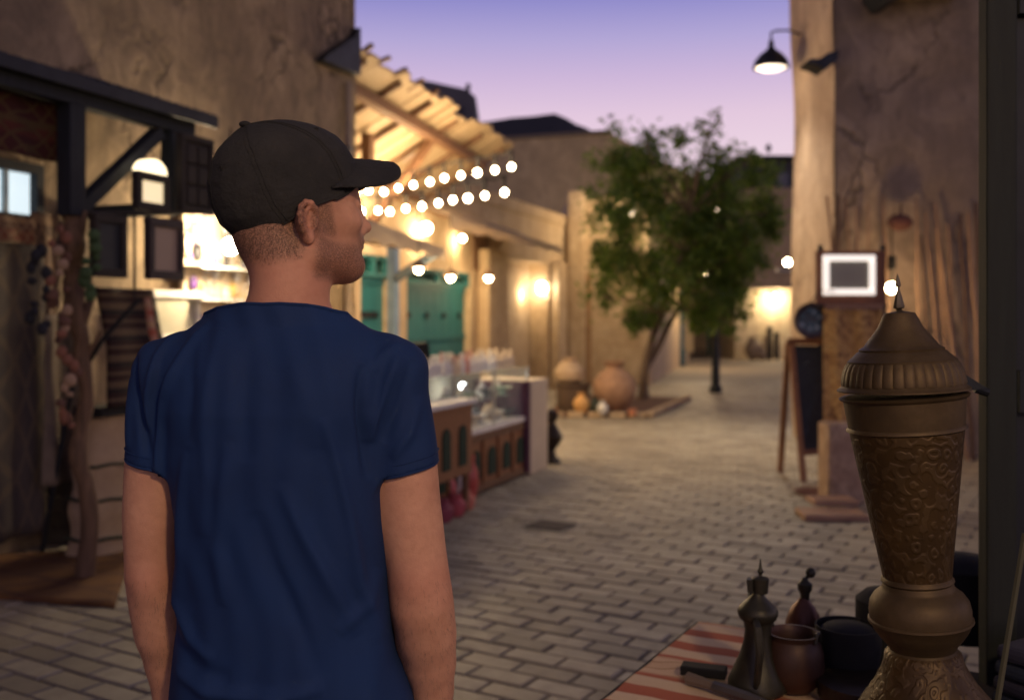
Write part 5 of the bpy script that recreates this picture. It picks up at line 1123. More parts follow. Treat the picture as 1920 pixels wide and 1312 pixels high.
t = thing('black_pan', 'big black iron pan leaning open to the left of the urn foot', 'pan', c)
mb = MB(); mb.lathe([(r*k_, z*k_) for r, z in [(34, 0), (52, 15), (60, 60), (60, 104), (57, 104), (54, 40), (0, 10)]], c, 32); mb.build('body', BLACKM, t, smooth=True)
mb = MB(); mb.lathe([(50*k_, 96*k_), (40*k_, 103*k_), (0, 106*k_)], c, 24); mb.build('lid', BLACKM, t, smooth=True)
mb = MB(); a, b_ = tpt(1278, 1262), tpt(1362, 1272); mb.beam(a+Vector((0, 0, .014)), b_+Vector((0, 0, .014)), .045, .022); tag(mb.build('black_box', BLACKM, None, bevel=.003), 'flat black box lying on the striped cloth left of the coffee pot', 'box')
mb = MB(); pts = [tpt(1290, 1280), tpt(1340, 1296), tpt(1400, 1316), tpt(1440, 1330)]; pts = [p+Vector((0, 0, .012)) for p in pts]
dg = thing('dagger', 'greyish sheathed dagger lying across the striped cloth', 'dagger', pts[1]-Vector((0, 0, .012)))
mb.tube(pts[1:], [.014, .013, .009], 8); mb.build('sheath', M_plain('sheath_grey', (.13, .12, .115), rough=.4, metal=.5), dg, smooth=True)
mb = MB(); mb.tube([pts[0], pts[1]], [.015, .011], 8); mb.build('grip', M_plain('horn', (.20, .15, .11)), dg, smooth=True)
for (px, py, r, h, mm, lb, nm) in ((1665, 1255, .075, .20, BLACKM, 'black lidded tin just left of the urn collar', 'tin'), (1620, 1312, .10, .05, M_plain('tray_dark', (.06, .04, .025), rough=.35, metal=.5), 'shallow dark brass tray in front of the black pan', 'tray'), (1800, 1190, .11, .22, BLACKM, 'black kettle shape behind the urn collar at right', 'kettle')):
    c = tpt(px, py); mb = MB(); mb.lathe([(r*.9, 0), (r, h*.15), (r, h*.85), (r*.7, h*.95), (0, h)], c, 24); tag(mb.build(nm, mm, None, smooth=True), lb, nm)
c = Mt @ Vector((.95, -.25, 0))
for k in range(4):
    mb = MB(); mb.cbox((0, 0, TZ+.02+.038*k), (.30, .24, .034), Matrix.Translation(c) @ Matrix.Rotation(.3+.08*k, 4, 'Z')); tag(mb.build('folded_cloth', M_plain('cloth_navy%d' % (k % 2), (.02+.01*(k % 2), .028, .055), None, 20, .95, 0, .4), None, bevel=.012), ['lowest', 'second from bottom', 'third from bottom', 'topmost'][k]+' folded navy cloth in the stack behind the urn, right side', 'cloth')

# door post and leaf at the right edge
dp = thing('door_post', 'thick dark grey-green timber post at the right edge', 'post', W(1868, 0, 2.45)*1)
DP = 2.35; x0, x1 = W(1833, 0, DP+.05).x, W(1905, 0, DP).x
mb = MB(); mb.box(x0, x1+.005, DP, DP+.05, 0, 3.4); mb.build('post', M_wood('post_green', (.013, .017, .013), (.007, .009, .007), .75), dp, bevel=.006)
mb = MB(); mb.box(x1+.008, x1+.9, DP+.05, DP+.09, 0.02, 3.4); mb.build('door_leaf', M_plain('door_navy', (.005, .007, .014), (.003, .005, .009), 4, .6, 0, .2), dp)
for z_ in (.35, 1.25, 2.2):
    mb = MB(); mb.box(x1+.02, x1+.9, DP+.02, DP+.048, z_, z_+.10); mb.build('door_rail', _mc['door_navy'], dp)
mb = MB(); mb.tube([W(1868, 1330, 1.9), W(1922, 1000, 1.9)], .006, 6); mb.tube([W(1868, 1330, 1.9), Vector((W(1850, 1400, 1.9).x, 1.9, TZ-.3))], .006, 6); tag(mb.build('thin_stick', M_plain('stick_olive', (.09, .085, .05))), 'thin olive stick leaning at the lower right corner', 'stick')

# ================================================================== THE MAN
PX0, PY0 = -.353, 1.57
PS = PY0/F
def lx(px): return (px-540)*PS
def lz(py): return EYE-(py-HZ)*PS
class Field:
    def __init__(s, xs, ys, zs):
        s.xs, s.ys, s.zs = [np.asarray(a, np.float32) for a in (xs, ys, zs)]
        s.V = np.full((len(xs), len(ys), len(zs)), .2, np.float32)
    def add(s, fn, lo, hi, k=.015, op='u', pad=None):
        pad = k+.03 if pad is None else pad; sl = []
        for a, l, h in zip((s.xs, s.ys, s.zs), lo, hi):
            i0 = max(0, int(np.searchsorted(a, l-pad))-1); i1 = min(len(a), int(np.searchsorted(a, h+pad))+1); sl.append(slice(i0, i1))
        X = s.xs[sl[0]][:, None, None]; Y = s.ys[sl[1]][None, :, None]; Z = s.zs[sl[2]][None, None, :]
        d = fn(X, Y, Z).astype(np.float32); a = s.V[tuple(sl)]
        if op == 'u':
            h = np.maximum(k-np.abs(a-d), 0)/k; s.V[tuple(sl)] = np.minimum(a, d)-h*h*k*.25
        else:
            d = -d; h = np.maximum(k-np.abs(a-d), 0)/k; s.V[tuple(sl)] = np.maximum(a, d)+h*h*k*.25
    def ell(s, c, r, k=.015, R=0.0, op='u', tilt=0.0):
        cr, sr = math.cos(R), math.sin(R); ct, st_ = math.cos(tilt), math.sin(tilt)
        def fn(X, Y, Z):
            x = X-c[0]; y = Y-c[1]; z = Z-c[2]; u = x*cr+y*sr; v = -x*sr+y*cr
            u, z = u*ct+z*st_, -u*st_+z*ct
            k0 = np.sqrt((u/r[0])**2+(v/r[1])**2+(z/r[2])**2); k1 = np.sqrt((u/r[0]**2)**2+(v/r[1]**2)**2+(z/r[2]**2)**2)+1e-6
            return k0*(k0-1)/k1
        m_ = max(r); s.add(fn, [q-m_ for q in c], [q+m_ for q in c], k, op)
    def cone(s, a, b, r1, r2, k=.012, op='u', clip=None, sy=1.0):
        a = np.array(a, float); b = np.array(b, float); ab = b-a; L = (ab**2).sum()+1e-9
        def fn(X, Y, Z):
            t = np.clip(((X-a[0])*ab[0]+(Y-a[1])*ab[1]+(Z-a[2])*ab[2])/L, 0, 1)
            d = np.sqrt((X-a[0]-t*ab[0])**2+((Y-a[1]-t*ab[1])/sy)**2+(Z-a[2]-t*ab[2])**2)-(r1+(r2-r1)*t)
            if clip is not None: d = np.maximum(d, clip(X, Y, Z))
            return d
        R_ = max(r1, r2)*max(1, sy); s.add(fn, np.minimum(a, b)-R_, np.maximum(a, b)+R_, k, op)
    def loft(s, tab, k=.02, e=2.3, zc=None):
        tab = np.array(tab); zz = tab[:, 0]
        def fn(X, Y, Z):
            zq = np.clip(Z, zz[0], zz[-1]); g_ = [np.interp(zq, zz, tab[:, i]) for i in range(1, 5)]
            q_ = (np.abs((X-g_[0])/g_[2])**e+np.abs((Y-g_[1])/g_[3])**e)**(1/e); d = (q_-1)*np.minimum(g_[2], g_[3])
            dz = np.maximum(Z-zz[-1], zz[0]-Z); return np.maximum(d, dz)
        s.add(fn, (tab[:, 1].min()-tab[:, 3].max(), tab[:, 2].min()-tab[:, 4].max(), zz[0]), (tab[:, 1].max()+tab[:, 3].max(), tab[:, 2].max()+tab[:, 4].max(), zz[-1]), k)
    def nets(s):
        V = s.V; I = V < 0; nx, ny, nz = V.shape
        cnt = np.zeros((nx-1, ny-1, nz-1), np.int8)
        for dx in (0, 1):
            for dy in (0, 1):
                for dz in (0, 1): cnt += I[dx:nx-1+dx, dy:ny-1+dy, dz:nz-1+dz]
        act = (cnt > 0) & (cnt < 8); idx = -np.ones(act.shape, np.int32); ci = np.argwhere(act); idx[act] = np.arange(len(ci))
        P = np.zeros((len(ci), 3)); Wt = np.zeros(len(ci)); x, y, z = ci.T
        cs = [(a, b_, c_) for a in (0, 1) for b_ in (0, 1) for c_ in (0, 1)]
        for i, p in enumerate(cs):
            for q_ in cs[i+1:]:
                if sum(abs(p[j]-q_[j]) for j in range(3)) != 1: continue
                va = V[x+p[0], y+p[1], z+p[2]]; vb = V[x+q_[0], y+q_[1], z+q_[2]]; m_ = (va < 0) != (vb < 0)
                t = np.where(m_, va/(va-vb+1e-12), 0)
                pa = np.stack([s.xs[x+p[0]], s.ys[y+p[1]], s.zs[z+p[2]]], 1); pb = np.stack([s.xs[x+q_[0]], s.ys[y+q_[1]], s.zs[z+q_[2]]], 1)
                P += np.where(m_[:, None], pa+(pb-pa)*t[:, None], 0); Wt += m_
        P /= Wt[:, None]; F_ = []
        def quads(ax_):
            A = [slice(None)]*3; B = [slice(None)]*3; A[ax_] = slice(0, -1); B[ax_] = slice(1, None)
            ch = I[tuple(A)] != I[tuple(B)]; e = np.argwhere(ch); o1, o2 = [(1, 2), (2, 0), (0, 1)][ax_]
            e = e[(e[:, o1] > 0) & (e[:, o2] > 0) & (e[:, o1] < V.shape[o1]-1) & (e[:, o2] < V.shape[o2]-1)]
            def at_(d1, d2):
                q_ = e.copy(); q_[:, o1] -= d1; q_[:, o2] -= d2; return idx[q_[:, 0], q_[:, 1], q_[:, 2]]
            Q = np.stack([at_(1, 1), at_(0, 1), at_(0, 0), at_(1, 0)], 1); ins = I[e[:, 0], e[:, 1], e[:, 2]]
            Q[~ins] = Q[~ins][:, ::-1]; return Q
        Q = np.concatenate([quads(a) for a in range(3)]); return P, Q
def np_mesh(name, P, Q, mat):
    me = bpy.data.meshes.new(name); me.vertices.add(len(P)); me.vertices.foreach_set('co', P.astype(np.float32).ravel())
    me.loops.add(len(Q)*4); me.loops.foreach_set('vertex_index', Q.astype(np.int32).ravel()); me.polygons.add(len(Q))
    me.polygons.foreach_set('loop_start', np.arange(len(Q), dtype=np.int32)*4)
    try: me.polygons.foreach_set('loop_total', np.full(len(Q), 4, np.int32))
    except Exception: pass
    me.update(); me.validate(); me.polygons.foreach_set('use_smooth', [True]*len(me.polygons)); me.materials.append(mat); me.update(); return me
def smooth_pts(P, Q, it=2, lam=.5):
    E = np.concatenate([Q[:, [0, 1]], Q[:, [1, 2]], Q[:, [2, 3]], Q[:, [3, 0]]]); P = P.copy()
    deg = np.bincount(E.ravel(), minlength=len(P)).astype(float); deg[deg == 0] = 1
    for k in range(it):
        S = np.zeros_like(P)
        for j in range(3): S[:, j] = np.bincount(E[:, 0], P[E[:, 1], j], len(P))+np.bincount(E[:, 1], P[E[:, 0], j], len(P))
        P += (S/deg[:, None]-P)*(lam if k % 2 == 0 else -lam*.9)
    return P
def stepgrid(lo, hi, segs):
    """segs: (upto, step)"""
    a = [lo]
    for u_, st_ in segs:
        while a[-1] < u_-1e-9: a.append(a[-1]+st_)
    return a

YAW = math.radians(33); cy_, sy_ = math.cos(YAW), math.sin(YAW); HC = (.009, .020)
def H(x, y, z): return (HC[0]+x*cy_-y*sy_, HC[1]+x*sy_+y*cy_, z)
HS = .0021
fx = stepgrid(-.30, .31, [(-.125, .006), (.155, HS), (.31, .006)])
fy = stepgrid(-.16, .26, [(-.10, .005), (.155, HS), (.26, .006)])
fz = stepgrid(-.02, 1.80, [(1.46, .006), (1.80, HS)])
B = Field(fx, fy, fz)
# torso, pelvis, legs, feet
B.loft([(.86, 0, .02, .150, .10), (.95, 0, .015, .150, .10), (1.05, 0, .01, .138, .092), (1.15, 0, .0, .145, .095), (1.25, -.008, 0, .152, .10), (1.35, -.012, .004, .146, .092), (1.42, -.012, .006, .115, .066), (1.455, -.010, .006, .075, .052)], .02, 2.3)
for s_ in (-1, 1):
    B.cone((s_*.085, .02, .90), (s_*.09, .01, .50), .082, .055, .03); B.cone((s_*.09, .01, .50), (s_*.092, .0, .10), .055, .038, .02); B.cone((s_*.092, .0, .06), (s_*.10, .15, .03), .035, .028, .02)
# shoulders and arms
def chain(pts, k=.02):
    pa = np.array([p_ for p_, r in pts]); rr_ = np.array([r for p_, r in pts])
    def fn(X, Y, Z):
        best = None
        for i in range(len(pts)-1):
            a, ab = pa[i], pa[i+1]-pa[i]; t = np.clip(((X-a[0])*ab[0]+(Y-a[1])*ab[1]+(Z-a[2])*ab[2])/(ab@ab), 0, 1)
            d = np.sqrt((X-a[0]-t*ab[0])**2+(Y-a[1]-t*ab[1])**2+(Z-a[2]-t*ab[2])**2)-(rr_[i]+(rr_[i+1]-rr_[i])*t*t*(3-2*t))
            best = d if best is None else np.minimum(best, d)
        return best
    B.add(fn, pa.min(0)-rr_.max(), pa.max(0)+rr_.max(), k)
chain([((-.09, 0, 1.435), .032), ((-.19, 0, 1.385), .038)], .03); chain([((.065, 0, 1.435), .032), ((.17, 0, 1.385), .040)], .03)
LA = [((-.19, 0, 1.37), .045), ((-.208, .0, 1.24), .0475), ((-.2125, .0, 1.17), .0465), ((-.2140, 0, 1.07), .0420), ((-.2105, .012, 1.02), .0430), ((-.2080, .02, .975), .0410), ((-.2065, .035, .926), .0335), ((-.203, .045, .877), .0285), ((-.200, .055, .815), .0240)]
RA = [((.170, 0, 1.37), .047), ((.183, 0, 1.235), .0525), ((.190, 0, 1.170), .0515), ((.2035, 0, 1.085), .0485), ((.2105, .0, 1.0235), .0505), ((.216, .015, .975), .0485), ((.221, .03, .926), .0425), ((.224, .04, .877), .0355), ((.225, .05, .815), .0255)]
chain(LA); chain(RA)
B.ell((-.212, -.026, 1.062), (.014, .014, .024), .02); B.ell((.204, -.032, 1.066), (.016, .014, .026), .02)
for s_, (wx, wy, wz) in ((-1, LA[-1][0]), (1, RA[-1][0])):
    B.ell((wx, wy+.006, wz-.055), (.018, .038, .048), .014)
    for j, (oy, L, r) in enumerate(((-.026, .062, .0072), (-.008, .074, .0080), (.011, .080, .0084), (.030, .072, .0080))):
        p0 = (wx-s_*.002, wy+.006+oy*.9, wz-.090); p1 = (wx-s_*.008, wy+.008+oy*1.15, wz-.092-L*.5); p2 = (wx-s_*.024, wy+.008+oy*1.12, wz-.092-L*.93)
        B.cone(p0, p1, r*1.1, r, .004); B.cone(p1, p2, r, r*.85, .004)
    p0 = (wx-s_*.012, wy+.034, wz-.03); p1 = (wx-s_*.022, wy+.062, wz-.062); p2 = (wx-s_*.026, wy+.068, wz-.092); B.cone(p0, p1, .013, .010, .008); B.cone(p1, p2, .010, .008, .004)
# neck
B.cone((-.002, -.002, 1.42), (.006, .012, 1.575), .062, .0605, .03, sy=.98)
B.cone((-.02, -.006, 1.455), (-.095, -.006, 1.445), .044, .028, .04); B.cone((.015, -.004, 1.452), (.08, -.004, 1.44), .040, .028, .035)
B.cone((.0, -.018, 1.46), (-.008, -.022, 1.56), .038, .038, .03)
# head
def he(c, r, k=.015, op='u', tilt=0.0): B.ell(H(*c), r, k, YAW, op, tilt)
def hc(a, b_, r1, r2, k=.012, op='u'): B.cone(H(*a), H(*b_), r1, r2, k, op)
he((-.010, 0, 1.675), (.100, .076, .092)); he((.031, 0, 1.688), (.056, .062, .052), .03)
he((-.045, 0, 1.610), (.056, .060, .060), .03)
he((.030, 0, 1.625), (.076, .064, .075), .02); he((.045, 0, 1.585), (.060, .050, .042), .02)
for s_ in (-1, 1):
    hc((.005, s_*.052, 1.575), (.080, s_*.018, 1.560), .017, .017, .022); hc((.0, s_*.056, 1.60), (.006, s_*.053, 1.570), .016, .015, .02)
    he((.066, s_*.044, 1.628), (.026, .018, .018), .018)
    hc((.078, s_*.038, 1.676), (.091, s_*.010, 1.674), .009, .010, .012)
    he((.106, s_*.011, 1.6165), (.010, .008, .0075), .006)
    he((.096, s_*.031, 1.656), (.014, .015, .010), .008, 's'); he((.083, s_*.030, 1.6555), (.0135, .0135, .0125), .004)
he((.094, 0, 1.5575), (.020, .022, .018), .014); hc((.020, 0, 1.560), (.078, 0, 1.557), .030, .022, .03)
hc((.088, 0, 1.664), (.1165, 0, 1.6265), .0075, .0095, .010); he((.1190, 0, 1.6235), (.0105, .0105, .0092), .006); hc((.096, 0, 1.664), (.101, 0, 1.62), .012, .012, .012)
he((.091, 0, 1.598), (.019, .030, .018), .012); he((.1065, 0, 1.5995), (.0085, .020, .0048), .004); he((.1040, 0, 1.5895), (.0095, .018, .0054), .004)
hc((.112, -.022, 1.5948), (.116, .022, 1.5948), .0018, .0018, .003, 's'); he((.105, 0, 1.5785), (.010, .016, .005), .006, 's')
# ears
for s_ in (-1, 1):
    e = lambda x, z, o=0: (-.006+x*.9, s_*(.0765+o), 1.6185+z*.88)
    he(e(-.006, .002, -.002), (.020, .006, .028), .006)
    rim = [(.008, .012, .000), (.006, .024, .004), (-.003, .0335, .007), (-.014, .034, .010), (-.0235, .026, .0135), (-.0265, .012, .015), (-.0245, -.002, .0145), (-.018, -.014, .011), (-.010, -.024, .007)]
    for p, q_ in zip(rim[:-1], rim[1:]): hc(e(*p), e(*q_), .0036, .0036, .006)
    for p, q_ in zip([(-.008, .024, .007), (-.0165, .014, .0095), (-.0165, .0, .0095), (-.010, -.011, .007)], [(-.0165, .014, .0095), (-.0165, .0, .0095), (-.010, -.011, .007), (.001, -.012, .005)]): hc(e(*p), e(*q_), .0034, .0034, .004)
    he(e(-.006, -.026, .004), (.0095, .0055, .0105), .006)
    hc(e(.007, .002, .002), e(.006, -.006, .003), .0042, .0036, .004)
    he(e(-.004, .0, .008), (.0080, .0065, .010), .004, 's')
    he(e(-.0215, .004, .006), (.006, .006, .020), .005)
P, Q = B.nets(); P = smooth_pts(P, Q, 2, .45)

SKIN, n, b = newmat('skin')
v = coords(n, 'Object'); f1 = noi(n, v, 9, 5, .6); f2 = noi(n, v, 70, 4, .6); f3 = noi(n, v, 420, 3, .7)
at = N(n, 'ShaderNodeAttribute', attribute_name='stubble'); ar = N(n, 'ShaderNodeAttribute', attribute_name='flush')
c = ramp(n, f1, [(.32, (.54, .265, .165)), (.62, (.66, .345, .22))])
c = mix(n, math_(n, 'MULTIPLY', ramp(n, f2, [(.42, (0,)*3), (.66, (1,)*3)]), .22), c, (.38, .16, .10))
c = mix(n, math_(n, 'MULTIPLY', ar.outputs['Fac'], .45), c, (.56, .21, .14))
stb = math_(n, 'MULTIPLY', at.outputs['Fac'], ramp(n, f3, [(.36, (.35,)*3), (.56, (1,)*3)]))
c = mix(n, math_(n, 'MULTIPLY', stb, .74), c, (.075, .042, .028))
n.links.new(c, b.inputs['Base Color']); n.links.new(math_(n, 'MULTIPLY_ADD', f2, .25, .42), b.inputs['Roughness'])
b.inputs['Subsurface Weight'].default_value = .10; b.inputs['Subsurface Radius'].default_value = (.012, .005, .003); b.inputs['Subsurface Scale'].default_value = .6
b.inputs['Specular IOR Level'].default_value = .35
bump(n, b, math_(n, 'ADD', f3, math_(n, 'MULTIPLY', f2, .8)), .35, .002)

man = thing('person', 'man seen from behind in a navy t-shirt and dark cap, head turned to the right', 'person', (PX0, PY0, 0))
Pw = P+np.array([PX0, PY0, 0]); bodyme = np_mesh('body', Pw, Q, SKIN)
# head-local coordinates for the colour masks
hx = (P[:, 0]-HC[0])*cy_+(P[:, 1]-HC[1])*sy_; hy = -(P[:, 0]-HC[0])*sy_+(P[:, 1]-HC[1])*cy_; hz = P[:, 2]
sst = lambda e0, e1, q_: (lambda t: t*t*(3-2*t))(np.clip((q_-e0)/(e1-e0), 0, 1))
nape = sst(1.545, 1.575, hz-(.20*np.clip(hx+.06, 0, .1)))*sst(-.005, -.03, hx)*(hz > 1.52)
side = sst(.052, .062, np.abs(hy))*sst(-.012, -.002, hx)*sst(.034, .020, hx-.25*(1.66-hz))*sst(1.59, 1.61, hz)
jaw = sst(1.600, 1.580, hz-.35*np.clip(.05-hx, 0, .1))*sst(-.008, .012, hx)*sst(1.525, 1.540, hz)
mou = sst(.080, .096, hx)*sst(1.613, 1.606, hz)*sst(1.53, 1.54, hz)*.8
lips = (np.abs(hy) < .02)*(hx > .108)*(hz > 1.581)*(hz < 1.602)
stub = np.clip(np.maximum.reduce([nape, side*.9, jaw*.85, mou])*(1-lips), 0, 1)*(hz > 1.5)
flush = np.clip(np.exp(-((hx+.024)/.03)**2)*(np.abs(hy) > .074)*(hz > 1.58)*(hz < 1.67)+sst(1.45, 1.52, hz)*sst(1.60, 1.54, hz)*.6+lips*.9+.55*np.exp(-(((hz-1.068)/.035)**2))*(P[:, 1] < 0), 0, 1)
for nm, arr in (('stubble', stub), ('flush', flush)):
    a_ = bodyme.attributes.new(nm, 'FLOAT', 'POINT'); a_.data.foreach_set('value', arr.astype(np.float32))
body = link('body', bodyme, man)
HAIRM = M_plain('hair_brown', (.085, .045, .028), (.05, .028, .018), 20, .6, 0, 0)
nrm = np.zeros(len(P)*3, np.float32); bodyme.vertices.foreach_get('normal', nrm); nrm = nrm.reshape(-1, 3)
def strands(mask, count, L0, L1, w, name, down=.8):
    idx_ = np.where(mask > .25)[0]; pr = mask[idx_]/mask[idx_].sum(); pick = RS.choice(idx_, count, p=pr); VV = []; FF_ = []
    for i in pick:
        p = Pw[i]+RS.normal(0, .0011, 3); nn = nrm[i]; L = RS.uniform(L0, L1)
        d = nn*.8+np.array([0, 0, -down])+RS.normal(0, .28, 3); d /= np.linalg.norm(d); t_ = np.cross(d, nn); t_ /= (np.linalg.norm(t_)+1e-9)
        k = len(VV); VV += [p+t_*w, p-t_*w, p+d*L]; FF_.append((k, k+1, k+2))
    me = bpy.data.meshes.new(name); me.from_pydata([tuple(q_) for q_ in VV], [], FF_); me.materials.append(HAIRM); return link(name, me, man)
strands(nape*(hz > 1.55), 7000, .003, .008, .00024, 'hair', .9)
strands(np.maximum(side, jaw*.6)*(hz > 1.52), 3500, .0015, .0035, .00016, 'stubble', .7)
arm = ((np.abs(P[:, 0]) > .15) & (hz < 1.07) & (hz > .82)).astype(float)
strands(arm, 2600, .006, .014, .00014, 'arm_hair', 1.6)
for s_ in (-1, 1):
    c = H(.0835, s_*.030, 1.6555); mb = MB(); mb.ball((PX0+c[0], PY0+c[1], c[2]), .0118, 14, 10); mb.build('eye', M_plain('eye_white', (.7, .66, .62), rough=.15, bmp=0), man, smooth=True)
    mb = MB()
    for k in range(16):
        a = -.9+1.8*k/15; q0 = H(.094, s_*.030+.012*math.sin(a), 1.661); q1 = H(.105+.002*math.cos(a), s_*.030+.016*math.sin(a), 1.665); mb.tube([(PX0+q0[0], PY0+q0[1], q0[2]), (PX0+q1[0], PY0+q1[1], q1[2])], [.0004, .0001], 3)
    mb.build('eyelashes', HAIRM, man)

# ---- t-shirt
sx = stepgrid(-.29, .28, [(.28, .0040)]); syy = stepgrid(-.165, .165, [(.165, .0040)]); szz = stepgrid(.80, 1.53, [(1.53, .0040)])
S = Field(sx, syy, szz)
S.loft([(.82, .004, .01, .196, .132), (.87, .003, .008, .190, .128), (.95, -.003, .004, .176, .121), (1.05, -.005, .0, .163, .115), (1.15, -.006, 0, .164, .117), (1.25, -.014, 0, .172, .122), (1.33, -.016, 0, .172, .121), (1.39, -.015, 0, .158, .108), (1.43, -.015, 0, .132, .092), (1.46, -.015, .0, .100, .080), (1.50, -.015, .0, .080, .074), (1.53, -.015, 0, .078, .072)], .02, 2.35)
S.cone((-.090, 0, 1.4465), (-.186, 0, 1.392), .036, .0455, .045, sy=1.25); S.cone((.058, 0, 1.4445), (.166, 0, 1.394), .038, .0465, .045, sy=1.25)
S.ell((-.08, -.055, 1.36), (.075, .055, .075), .04); S.ell((.06, -.055, 1.36), (.075, .055, .075), .04)
hemL = lambda X, Y, Z: (1.247-.16*(X+.205))-Z+.05*Y
hemR = lambda X, Y, Z: (1.238+.22*(X-.188))-Z+.05*Y
S.cone((-.190, 0, 1.385), (-.2085, 0, 1.16), .0515, .0530, .026, clip=hemL, sy=1.12); S.cone((.166, 0, 1.385), (.1935, 0, 1.16), .050, .0580, .026, clip=hemR, sy=1.12)
colf = lambda X, Y, Z: (Z-1.4885)+.377*(Y+.06)-.06*np.abs(X+.015)
S.V = np.maximum(S.V, colf(S.xs[:, None, None], S.ys[None, :, None], S.zs[None, None, :]).astype(np.float32))
SP, SQ = S.nets(); SP = smooth_pts(SP, SQ, 2, .4)
fc = SP[SQ].mean(1)
d1 = SP[SQ[:, 2]]-SP[SQ[:, 0]]; d2 = SP[SQ[:, 3]]-SP[SQ[:, 1]]; fnm = np.cross(d1, d2); fnm /= np.linalg.norm(fnm, axis=1)[:, None]+1e-12
kill = (fc[:, 2] < .832) & (fnm[:, 2] < -.7)
hl_ = hemL(fc[:, 0], fc[:, 1], fc[:, 2]); hr_ = hemR(fc[:, 0], fc[:, 1], fc[:, 2])
kill |= (fc[:, 0] < -.150) & (np.abs(hl_) < .006) & (fnm[:, 2] < -.72); kill |= (fc[:, 0] > .120) & (np.abs(hr_) < .006) & (fnm[:, 2] < -.72)
kill |= (np.abs(colf(fc[:, 0], fc[:, 1], fc[:, 2])) < .006) & (fnm[:, 2] > .72) & (fc[:, 2] > 1.43) & (np.abs(fc[:, 0]+.015) < .115)
SQ = SQ[~kill]
# folds: ridges along hand-laid curves, plus soft undulation
crop = lambda x, y: (lx(200+x/1.7214), lz(550+y/1.7214))
FOLDS = [([(372, 70), (300, 190), (240, 330), (212, 480), (200, 680), (215, 860)], .0040, .007), ([(255, 110), (205, 200), (183, 320), (178, 440)], .0036, .006), ([(405, 90), (400, 250), (388, 420), (392, 560), (380, 760)], .0022, .010),
         ([(320, 470), (298, 640), (290, 800), (268, 1000)], .0032, .009), ([(850, 210), (846, 330), (852, 450), (862, 590)], -.0050, .007), ([(965, 170), (915, 300), (880, 400), (868, 470)], .0040, .008), ([(1000, 200), (960, 340), (905, 470)], -.0026, .008),
         ([(740, 360), (780, 520), (815, 700), (845, 900), (905, 1100)], .0036, .009), ([(610, 560), (690, 740), (770, 900), (850, 1060)], .0032, .011), ([(470, 440), (440, 600), (425, 780), (440, 960)], .0026, .012),
         ([(540, 640), (600, 830), (680, 1010), (730, 1180)], -.0030, .012), ([(120, 180), (128, 300), (160, 420), (180, 520)], -.0048, .007), ([(245, 1150), (400, 1205), (600, 1215), (760, 1190)], .0038, .010), ([(230, 1040), (330, 1130), (470, 1160)], -.0024, .012),
         ([(90, 260), (100, 380), (95, 500)], .0026, .007), ([(330, 130), (345, 300), (330, 470)], -.0020, .010), ([(520, 130), (505, 330), (520, 520)], -.0016, .014), ([(1020, 320), (990, 440), (930, 520)], .0026, .008), ([(880, 250), (900, 200), (965, 150)], .002, .008),
         ([(650, 200), (700, 330), (720, 480)], .0014, .016), ([(235, 860), (262, 960), (330, 1060), (420, 1110)], .0030, .009), ([(900, 860), (860, 960), (780, 1040)], .0026, .011)]
sn = np.zeros_like(SP)
for j in range(4): np.add.at(sn, SQ[:, j], np.cross(SP[SQ[:, 2]]-SP[SQ[:, 0]], SP[SQ[:, 3]]-SP[SQ[:, 1]]))
sn /= np.linalg.norm(sn, axis=1)[:, None]+1e-12
disp = np.zeros(len(SP)); back = np.clip(-sn[:, 1]*1.8+.1, 0, 1)
for pts, A_, w_ in FOLDS:
    pp = np.array([crop(*q_) for q_ in pts]); best = np.full(len(SP), 9.); tt = np.zeros(len(SP)); nS = len(pp)-1
    for i in range(nS):
        a, b_ = pp[i], pp[i+1]; ab = b_-a; t = np.clip(((SP[:, 0]-a[0])*ab[0]+(SP[:, 2]-a[1])*ab[1])/(ab@ab), 0, 1)
        d = np.hypot(SP[:, 0]-a[0]-t*ab[0], SP[:, 2]-a[1]-t*ab[1]); m_ = d < best; best[m_] = d[m_]; tt[m_] = (i+t[m_])/nS
    disp += 2.6*A_*np.exp(-(best/w_)**2)*np.sin(np.clip(tt*1.06-.03, 0, 1)*PI)**.5*back
xx, yy, zz_ = SP.T
disp += .0026*np.sin(xx*52+3*np.sin(zz_*9)+yy*20)*np.clip((1.34-zz_)*3, 0, 1)+.0012*np.sin(xx*130+zz_*22+2*np.sin(zz_*17))
SPw = SP+sn*disp[:, None]+np.array([PX0, PY0, 0])
SH_, n, b = newmat('navy_jersey'); v = coords(n, 'Object'); f1 = noi(n, v, 6, 4); f3 = noi(n, v, 700, 2, .5)
n.links.new(mix(n, math_(n, 'MULTIPLY', f3, .4), ramp(n, f1, [(.3, (.0010, .020, .092)), (.7, (.0016, .028, .122))]), (.0008, .011, .05)), b.inputs['Base Color'])
b.inputs['Roughness'].default_value = .85; bump(n, b, f3, .25, .0008)
sme = np_mesh('t_shirt', SPw, SQ, SH_)
bm = bmesh.new(); bm.from_mesh(sme); bmesh.ops.delete(bm, geom=[v_ for v_ in bm.verts if not v_.link_faces], context='VERTS')
bmesh.ops.recalc_face_normals(bm, faces=bm.faces)
for it_ in range(3):
    mv = {}
    for v_ in bm.verts:
        if v_.is_boundary and v_.co.z > .9:
            nb_ = [e_.other_vert(v_) for e_ in v_.link_edges if e_.is_boundary]
            if len(nb_) == 2:
                q_ = v_.co*.4+(nb_[0].co+nb_[1].co)*.3; X_, Y_ = q_.x-PX0, q_.y-PY0
                if q_.z < 1.35: q_.z += (hemL if X_ < 0 else hemR)(X_, Y_, q_.z)*.8
                else: q_.z -= float(colf(X_, Y_, q_.z))*.8
                mv[v_] = q_
    for v_, q_ in mv.items(): v_.co = q_
loops = {'c': [], 'l': [], 'r': []}
